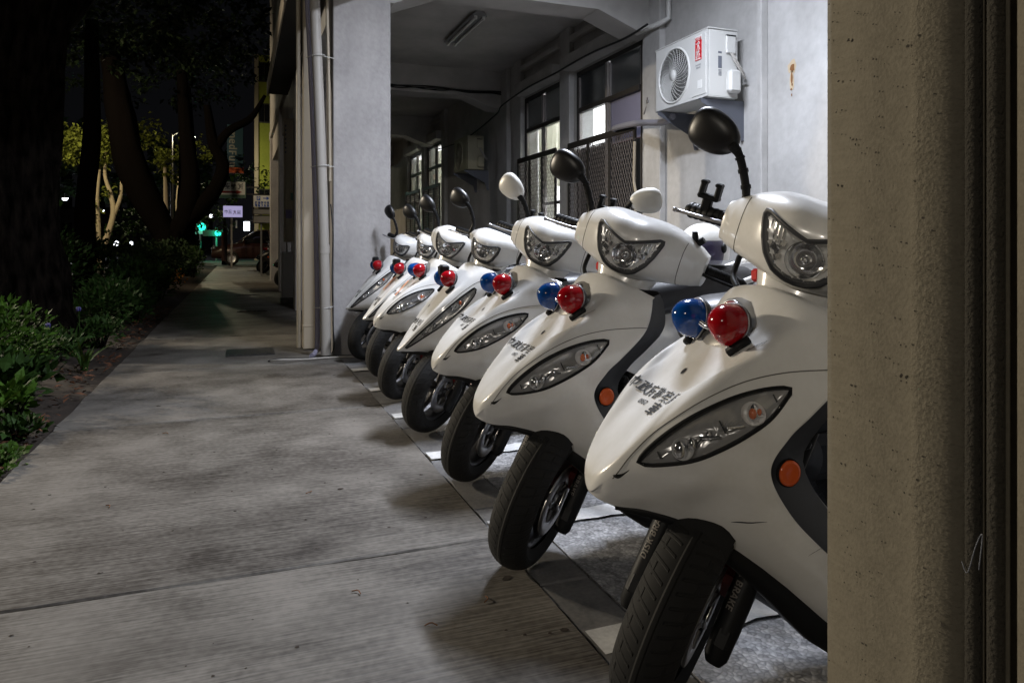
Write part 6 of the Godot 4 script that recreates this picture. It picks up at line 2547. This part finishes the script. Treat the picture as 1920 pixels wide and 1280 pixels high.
func build_street() -> void:
	var st: SurfaceTool
	# yellow-green building beyond the arcade
	var g := thing("green_building", "yellow-green lit building beyond the end of the arcade", "building", Vector3(1.05, 0, -45))
	box_obj("facade", Vector3(1.3, 6, -2), Vector3(2.6, 12, 4), M.green_facade, g)
	box_obj("corner_post", Vector3(-.12, 6, .04), Vector3(.22, 12, .12), M.beige_paint, g)
	for y in [8.6, 3.6, 11.0]:
		var w := box_obj("window", Vector3(.32, y, .03), Vector3(.62, 1.15, .06), M.facade_dark, g, .01)
		box_obj("pane", Vector3(.17, y, .064), Vector3(.26, 1.0, .02), M.window_dark, w)
		box_obj("pane", Vector3(.47, y, .064), Vector3(.26, 1.0, .02), M.window_dark, w)
	st = mb()
	tube(st, curve([Vector3(1.05, 11, .1), Vector3(1.0, 6.2, .1), Vector3(.85, 2.0, .1)], 12), .03, 5)
	obj("cable", done(st), M.cable_black, g)
	box_obj("balcony_rack", Vector3(.35, 2.35, .5), Vector3(.9, .05, .6), M.frame_dark, g)
	box_obj("balcony_rack", Vector3(.35, 1.75, .5), Vector3(.9, .05, .6), M.frame_dark, g)
	# dark buildings over the road
	for d in [["dark building across the road seen through the left trees", Vector3(-30, 0, -80), Vector3(26, 14, 10)], ["low dark building at the far end of the street", Vector3(-14, 0, -120), Vector3(20, 6, 12)]]:
		var o := thing("dark_building", d[0], "building", d[1], 0, "dark far buildings")
		box_obj("wall", Vector3(0, d[2].y / 2, 0), d[2], M.facade_dark, o)
		for i in 9:
			for j in 3:
				box_obj("window", Vector3((i - 4) * d[2].x / 10, 3 + j * 3.5, d[2].z / 2 + .05), Vector3(1.3, 1.6, .1), M.window_dark, o)
	# signs
	var a := thing("arrow_sign", "white and green sign with big characters and a red arrow", "sign", Vector3(-.40, 2.90, -27.9), deg_to_rad(-2))
	sign_panel(a, "panel", Vector3.ZERO, Vector3(1.22, .58, .12), M.sign_white, M.sign_green)
	box_obj("green_band", Vector3(0, -.235, .064), Vector3(1.18, .10, .01), M.sign_green, a)
	st = mb()
	var at := func(p: Vector2) -> Vector3: return Vector3(p.x, p.y, .066)
	var text := "府電業診所"
	for k in 5:
		glyph(st, text[k], Vector2(-.54 + k * .222, .015), .20, .022, at)
	obj("lettering", done(st), M.ink_grey, a)
	st = mb()
	prism(st, PackedVector2Array([Vector2(-.50, -.055), Vector2(.30, -.055), Vector2(.30, -.02), Vector2(.50, -.09), Vector2(.30, -.16), Vector2(.30, -.125), Vector2(-.50, -.125)]), .006, Transform3D(Basis(), Vector3(0, 0, .062)))
	obj("arrow", done(st), M.arrow_red, a)
	st = mb()
	bx(st, Vector3(.85, .1, -.02), Vector3(.5, .05, .05))
	bx(st, Vector3(.85, -.15, -.02), Vector3(.5, .05, .05))
	obj("bracket", done(st), M.frame_dark, a)
	var l := thing("lit_sign", "small glowing lilac sign with dark and red characters on a post", "sign", Vector3(-.25, 0, -32.1))
	box_obj("panel", Vector3(0, 2.29, 0), Vector3(.74, .46, .12), M.glow_sign, l, .01)
	st = mb()
	at = func(p: Vector2) -> Vector3: return Vector3(p.x, p.y, .068)
	glyph(st, "市", Vector2(-.33, 2.20), .15, .014, at)
	glyph(st, "旅", Vector2(-.17, 2.20), .15, .014, at)
	glyph(st, "局", Vector2(.16, 2.18), .15, .014, at)
	obj("lettering", done(st), M.sign_teal, l)
	st = mb()
	glyph(st, "大", Vector2(.0, 2.18), .15, .02, at)
	obj("red_lettering", done(st), M.arrow_red, l)
	box_obj("post", Vector3(-.05, 1.0, 0), Vector3(.07, 2.1, .07), M.cream_board, l)
	box_obj("red_board", Vector3(-.33, .85, -.1), Vector3(.22, 1.2, .03), M.car_paint, l)
	var b := thing("banner_sign", "tall dark teal hanging sign with letters running down", "sign", Vector3(-.16, 5.0, -32.1))
	box_obj("panel", Vector3(0, 0, 0), Vector3(.62, 1.72, .14), M.sign_teal, b, .01)
	st = mb()
	words(st, "medFun", .30, func(p: Vector2) -> Vector3: return Vector3(p.y - .10, -p.x - .12, .074))
	obj("lettering", done(st), M.sign_grey, b)
	box_obj("red_foot", Vector3(0, -1.02, .0), Vector3(.66, .22, .3), M.awning_red, b)
	var p := thing("parking_sign", "white parking sign with blue square, arrow and two rows of blue print", "sign", Vector3(.64, 0, -23.24))
	sign_panel(p, "panel", Vector3(0, 2.245, 0), Vector3(.52, .38, .04), M.sign_white, M.frame_dark)
	sign_panel(p, "lower_panel", Vector3(0, 1.93, 0), Vector3(.52, .16, .04), M.sign_grey, M.frame_dark)
	sign_panel(p, "lower_panel", Vector3(0, 1.70, 0), Vector3(.52, .22, .04), M.sign_grey, M.frame_dark)
	box_obj("post", Vector3(-.02, 1.2, -.04), Vector3(.05, 2.5, .05), M.pole_grey, p)
	st = mb()
	bx(st, Vector3(-.10, 2.33, .024), Vector3(.10, .12, .006))
	prism(st, PackedVector2Array([Vector2(.03, 2.32), Vector2(.13, 2.32), Vector2(.13, 2.28), Vector2(.21, 2.335), Vector2(.13, 2.39), Vector2(.13, 2.35), Vector2(.03, 2.35)]), .004, Transform3D(Basis(), Vector3(0, 0, .021)))
	at = func(q: Vector2) -> Vector3: return Vector3(q.x, q.y, .0235)
	var rows := ["停車所市政", "電業大旅府"]
	for i in 2:
		for k in 5:
			glyph(st, rows[i][k], Vector2(-.20 + k * .085, 2.165 - i * .085), .072, .012, at)
	obj("blue_print", done(st), M.sign_blue, p)
	st = mb()
	words(st, "P", .09, func(q: Vector2) -> Vector3: return Vector3(q.x - .10, q.y + 2.33, .029))
	obj("white_letter", done(st), M.sign_white, p)
	# street furniture that shines
	var wl := thing("lantern", "small bright white box lantern above the red car", "lamp", Vector3(.32, 1.78, -36.1))
	box_obj("glass_box", Vector3(0, 0, 0), Vector3(.26, .42, .2), M.glow_cool, wl, .02)
	box_obj("arm", Vector3(.3, .26, 0), Vector3(.7, .05, .05), M.frame_dark, wl)
	box_obj("side_tube", Vector3(-.45, .1, 0), Vector3(.07, .36, .07), M.label_white, wl)
	for s in [[Vector3(-2.42, 2.13, -54.3), "green traffic light left of the far crossing, with bright head", .26], [Vector3(-1.38, 1.69, -53.9), "lower round green signal right of the brighter traffic light", .20]]:
		var tl := thing("traffic_light", s[1], "traffic light", Vector3(s[0].x, 0, s[0].z), 0, "green signals at the far crossing")
		box_obj("housing", Vector3(-.32, s[0].y, -.05), Vector3(1.3, .44, .16), M.frame_dark, tl, .03)
		st = mb()
		ball(st, Vector3(0, s[0].y, .08), Vector3(s[2], s[2], .08), 8)
		obj("green_lens", done(st), M.glow_green, tl)
		var gl := OmniLight3D.new()
		gl.name = "signal_light"
		gl.position = s[0] + Vector3(0, 0, .3)
		gl.light_color = Color(.1, 1, .72)
		gl.light_energy = 2.5
		gl.light_size = .15
		gl.omni_range = 12.0
		gl.omni_attenuation = 2.0
		gl.shadow_enabled = true
		add_child(gl)
		st = mb()
		tube(st, [Vector3(-.1, -.3, -.2), Vector3(-.1, s[0].y + .4, -.2)], .07, 8)
		obj("post", done(st), M.pole_grey, tl)
		if s[2] > .22:
			st = mb()
			for k in 3:
				ball(st, Vector3(-.9 + k * .75, s[0].y + .75 + .25 * (k % 2), .1), Vector3(.12, .12, .12), 6)
			obj("small_lamp", done(st), M.glow_cool, tl).set_meta("kind", "stuff")
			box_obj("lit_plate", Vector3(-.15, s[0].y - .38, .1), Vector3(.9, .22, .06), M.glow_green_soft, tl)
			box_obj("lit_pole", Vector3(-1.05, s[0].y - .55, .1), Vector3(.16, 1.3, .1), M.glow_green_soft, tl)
	# street lamps: post, arm, head with a glowing glass; the near ones stand beside the strip outside the picture
	# base, height, heads as [offset, energy, aim or zero for all round], colour, label
	var lamps := [
		[Vector3(-9.6, 0, -11.0), 4.3, [[Vector3(.8, 0, .75), 68.0, Vector3(9.3, -3.7, 8.0)], [Vector3(.8, 0, -.75), 52.0, Vector3(9.3, -3.7, 9.0)]], Color(1, .94, .84), "two-armed street lamp across the strip from the row of scooters"],
		[Vector3(-6.6, 0, -17.5), 5.7, [[Vector3(1.0, 0, 0), 24.0, Vector3(.5, -.55, -.85)]], Color(1, .90, .74), "street lamp across the strip beyond the huge trunk"],
		[Vector3(-7.6, 0, -26.5), 5.8, [[Vector3(1.0, 0, 0), 26.0, Vector3(.35, -.55, -1)]], Color(1, .92, .72), "street lamp beside the pale lit trees"],
		[Vector3(-3.2, 0, -40.5), 6.4, [[Vector3(.9, 0, 0), 20.0, Vector3.ZERO]], Color(1, .96, .80), "street lamp lighting the yellow-green building"],
		[Vector3(-11.5, 0, 8.5), 6.2, [[Vector3(.9, 0, 0), 30.0, Vector3(.9, -.45, -.7)]], Color(1, .96, .90), "street lamp across the road behind the picture's viewpoint"],
		[Vector3(-10.9, 0, -51.8), 3.75, [[Vector3(.8, 0, 0), 14.0, Vector3.ZERO]], Color(.95, .96, 1), "far street lamp seen left of the pale trees"],
		[Vector3(-11.4, 0, -68.0), 3.7, [[Vector3(.8, 0, 0), 14.0, Vector3.ZERO]], Color(.95, .97, 1), "farthest street lamp, between the pale trees"],
	]
	for q in lamps:
		var sl := thing("street_lamp", q[4], "street lamp", q[0], 0, "street lamps along the road")
		var h: float = q[1]
		st = mb()
		tube(st, [Vector3(0, -.3, 0), Vector3(0, h * .6, 0), Vector3(0, h + .12, 0)], [.085, .065, .05], 12)
		lathe(st, [Vector2(.16, -.25), Vector2(.16, .0), Vector2(.10, .08), Vector2(.07, .10)], Transform3D(), 16)
		obj("post", done(st), M.pole_grey if h < 6.0 else M.frame_dark, sl)
		for hd in q[2]:
			var e: Vector3 = hd[0]
			st = mb()
			tube(st, curve([Vector3(0, h, 0), Vector3(e.x * .4, h + .22, e.z * .4), Vector3(e.x, h + .16, e.z)], 10), .03, 8)
			obj("arm", done(st), M.pole_grey, sl)
			st = mb()
			lathe(st, [Vector2(.02, .16), Vector2(.12, .12), Vector2(.20, .03), Vector2(.21, .0), Vector2(.20, .0)], Transform3D(Basis(), e + Vector3(0, h + .02, 0)), 20)
			obj("lamp_hood", done(st), M.pole_grey, sl)
			st = mb()
			ball(st, e + Vector3(0, h - .02, 0), Vector3(.15, .10, .15), 8)
			obj("glowing_glass", done(st), M.glow_warm if q[3].b < .9 else M.glow_cool, sl)
			var om: Light3D
			if hd[2] == Vector3.ZERO:
				om = OmniLight3D.new()
				om.omni_range = 60.0
				om.omni_attenuation = 2.0
			else:
				om = SpotLight3D.new()
				om.spot_range = 60.0
				om.spot_attenuation = 2.0
				om.spot_angle = 31.0 if hd[1] > 51.0 else 62.0
				om.spot_angle_attenuation = .5
				om.basis = Basis.looking_at(hd[2].normalized(), Vector3(0, 0.3, 1).normalized())
			om.name = "street_lamp_light"
			om.position = q[0] + e + Vector3(0, h - .02, 0)
			om.light_color = q[3]
			om.light_energy = hd[1]
			om.light_size = .09
			om.shadow_enabled = true
			add_child(om)
	# small far lights
	var dots := [[Vector3(-9.3, 1.0, -66), .22, "glow_cool", "white headlight low between the pale trees"], [Vector3(-8.2, 1.0, -66), .15, "glow_cool", "smaller white headlight right of the brighter one"], [Vector3(-5.9, 2.9, -70), .2, "glow_blue", "tiny blue light above the hedge"], [Vector3(-10.0, 4.8, -66.0), .2, "glow_blue", "blue light on top of the far lamp arm"], [Vector3(-7.15, 1.3, -40), .2, "glow_red", "pink-red light at the right edge of the huge trunk"], [Vector3(-5.6, 2.35, -60), .13, "glow_warm", "tiny warm light in the trees left of the fork"]]
	for d in dots:
		st = mb()
		ball(st, Vector3.ZERO, Vector3(d[1], d[1], d[1] * .6), 6)
		var o := obj("far_light", done(st), M[d[2]])
		o.position = d[0]
		tag(o, d[3], "light", "far small lights")
	# the red car across the end of the walk
	car()


func car() -> void:
	var t := thing("parked_car", "dark red car standing across the end of the walk", "car", Vector3(-1.15, 0, -35.3))
	# axes: x runs back from the bonnet, y up, z across (near side +)
	var prof := [[.0, .35, .62], [.05, .33, .78], [.5, .30, .92], [1.0, .30, .98], [1.35, .30, 1.05], [2.1, .30, 1.06], [3.0, .30, 1.06], [3.9, .30, 1.04], [4.3, .33, .95], [4.42, .40, .70]]
	var st := mb()
	var rings := []
	for p in prof:
		var ring := []
		var w: float = .80 if p[0] > .3 and p[0] < 4.2 else .66
		for q in [[-.96, p[1]], [-1.0, p[1] + .12], [-1.0, lerpf(p[1], p[2], .6)], [-.93, p[2] - .03], [-.82, p[2]], [.82, p[2]], [.93, p[2] - .03], [1.0, lerpf(p[1], p[2], .6)], [1.0, p[1] + .12], [.96, p[1]]]:
			ring.append(Vector3(p[0], q[1], q[0] * w))
		rings.append(ring)
	loft(st, rings)
	var body := obj("body", done(st), M.car_paint, t)
	st = mb()
	rings = []
	for p in [[1.05, 1.0, 1.0], [1.45, 1.28, .9], [1.85, 1.50, .78], [2.3, 1.57, .74], [3.2, 1.57, .74], [3.8, 1.50, .74], [4.15, 1.25, .80], [4.3, 1.02, .9]]:
		rings.append([Vector3(p[0], .99, -.76), Vector3(p[0], p[1], -.72 * p[2]), Vector3(p[0], p[1] + .02, -.3), Vector3(p[0], p[1] + .02, .3), Vector3(p[0], p[1], .72 * p[2]), Vector3(p[0], .99, .76)])
	loft(st, rings)
	obj("cabin", done(st), M.car_glass, t)
	st = mb()
	rings = []
	for p in [[1.80, 1.515, .62], [2.1, 1.575, .60], [3.2, 1.60, .60], [3.85, 1.53, .60]]:
		rings.append([Vector3(p[0], p[1] - .02, -p[2]), Vector3(p[0], p[1] + .015, -.4), Vector3(p[0], p[1] + .015, .4), Vector3(p[0], p[1] - .02, p[2]), Vector3(p[0], p[1] - .05, 0)])
	loft(st, rings)
	obj("roof", done(st), M.car_paint, t)
	for s in [1.0, -1.0]:
		for p in [[[1.10, 1.03, .755], [1.80, 1.52, .60]], [[2.45, 1.03, .765], [2.40, 1.57, .585]], [[3.35, 1.03, .765], [3.40, 1.57, .585]], [[4.22, 1.03, .74], [3.86, 1.52, .59]]]:
			st = mb()
			tube(st, [Vector3(p[0][0], p[0][1], p[0][2] * s), Vector3(p[1][0], p[1][1], p[1][2] * s)], .028, 6)
			obj("window_post", done(st), M.car_paint, t)
		for x in [.82, 3.55]:
			st = mb()
			lathe(st, [Vector2(.0, -.10), Vector2(.20, -.10), Vector2(.31, -.08), Vector2(.32, 0), Vector2(.31, .08), Vector2(.21, .10), Vector2(.19, .07), Vector2(0, .07)], Transform3D(Basis(Vector3.RIGHT, PI / 2 * s), Vector3(x, .32, .72 * s)), 24)
			var wh := obj("wheel", done(st), M.tyre, t)
			st = mb()
			lathe(st, [Vector2(.0, .085), Vector2(.06, .09), Vector2(.17, .075), Vector2(.20, .095)], Transform3D(Basis(Vector3.RIGHT, PI / 2 * s), Vector3(x, .32, .72 * s)), 20)
			obj("rim", done(st), M.silver, wh)
		st = mb()
		ball(st, Vector3(.12, .76, .52 * s), Vector3(.14, .10, .17), 6)
		obj("headlight", done(st), M.chrome, t)
		st = mb()
		ball(st, Vector3(1.35, 1.08, .90 * s), Vector3(.08, .07, .12), 6)
		obj("wing_mirror", done(st), M.car_paint, t)
		for x in [1.42, 2.45, 3.36]:
			box_obj("door_gap", Vector3(x, .70, .802 * s), Vector3(.012, .62, .008), M.black_gap, t)
		for x in [2.28, 3.2]:
			box_obj("door_handle", Vector3(x, .90, .81 * s), Vector3(.16, .03, .03), M.chrome, t, .008)


# dark scooters parked beyond the pillars
func build_far_scooters() -> void:
	var a := make_scooter("round", "dark parked scooter poking out beyond the last pillar, nearer one", M.dark_paint)
	a.name = numbered("dark_scooter")
	a.position = Vector3(.56, 0, -24.9)
	a.set_meta("group", "dark scooters beyond the pillars")
	var b: Node3D = a.duplicate()
	b.name = numbered("dark_scooter")
	add_child(b)
	b.position = Vector3(.52, 0, -25.9)
	b.set_meta("label", "dark parked scooter at the end of the walk, half hidden behind another dark one")
	var c: Node3D = a.duplicate()
	c.name = numbered("dark_scooter")
	add_child(c)
	c.position = Vector3(.72, 0, -17.2)
	c.set_meta("label", "dark scooter mostly hidden between the pillars behind the white cabinet")
	add_mirror(a, -1.0, M.mirror_black, true)
	add_mirror(b, -1.0, M.mirror_black, true)


func _ready() -> void:
	rng.seed = 7
	var cam := Camera3D.new()
	cam.name = "camera"
	cam.projection = Camera3D.PROJECTION_FRUSTUM
	cam.near = 0.05
	cam.far = 400.0
	cam.size = 0.05 * 1280.0 / 1365.0
	cam.frustum_offset = Vector2(0.0, -0.05 * 183.0 / 1365.0)
	cam.position = Vector3(0, 0.96, 0)
	cam.rotation_degrees = Vector3(0, -20.55, 0)
	add_child(cam)
	cam.current = true
	var env := Environment.new()
	env.background_mode = Environment.BG_SKY
	var sky := Sky.new()
	var sm := ProceduralSkyMaterial.new()
	sm.sky_top_color = Color(0.024, 0.026, 0.033)
	sm.sky_horizon_color = Color(0.045, 0.045, 0.05)
	sm.ground_bottom_color = Color(0.02, 0.02, 0.02)
	sm.ground_horizon_color = Color(0.05, 0.05, 0.055)
	sky.sky_material = sm
	env.sky = sky
	env.background_energy_multiplier = 1.0
	env.ambient_light_source = Environment.AMBIENT_SOURCE_SKY
	env.tonemap_mode = Environment.TONE_MAPPER_LINEAR
	env.tonemap_exposure = 1.0
	env.sdfgi_enabled = true
	env.ssao_enabled = true
	env.ssil_enabled = true
	var we := WorldEnvironment.new()
	we.name = "world_environment"
	we.environment = env
	add_child(we)
	# the lit tube over the near scooters, and the street lamps across the strip
	var tube_lamp := AreaLight3D.new()
	tube_lamp.name = "fluorescent_light"
	tube_lamp.area_size = Vector2(.16, 1.2)
	tube_lamp.position = Vector3(2.0, CEIL - .11, -3.5)
	tube_lamp.rotation_degrees = Vector3(-90, 0, 0)
	tube_lamp.light_energy = 25.0
	tube_lamp.light_color = Color(.92, .945, 1)
	tube_lamp.shadow_enabled = true
	add_child(tube_lamp)
	make_materials()
	build_ground()
	build_arcade()
	build_fittings()
	build_scooters()
	build_far_scooters()
	build_plants()
	build_street()
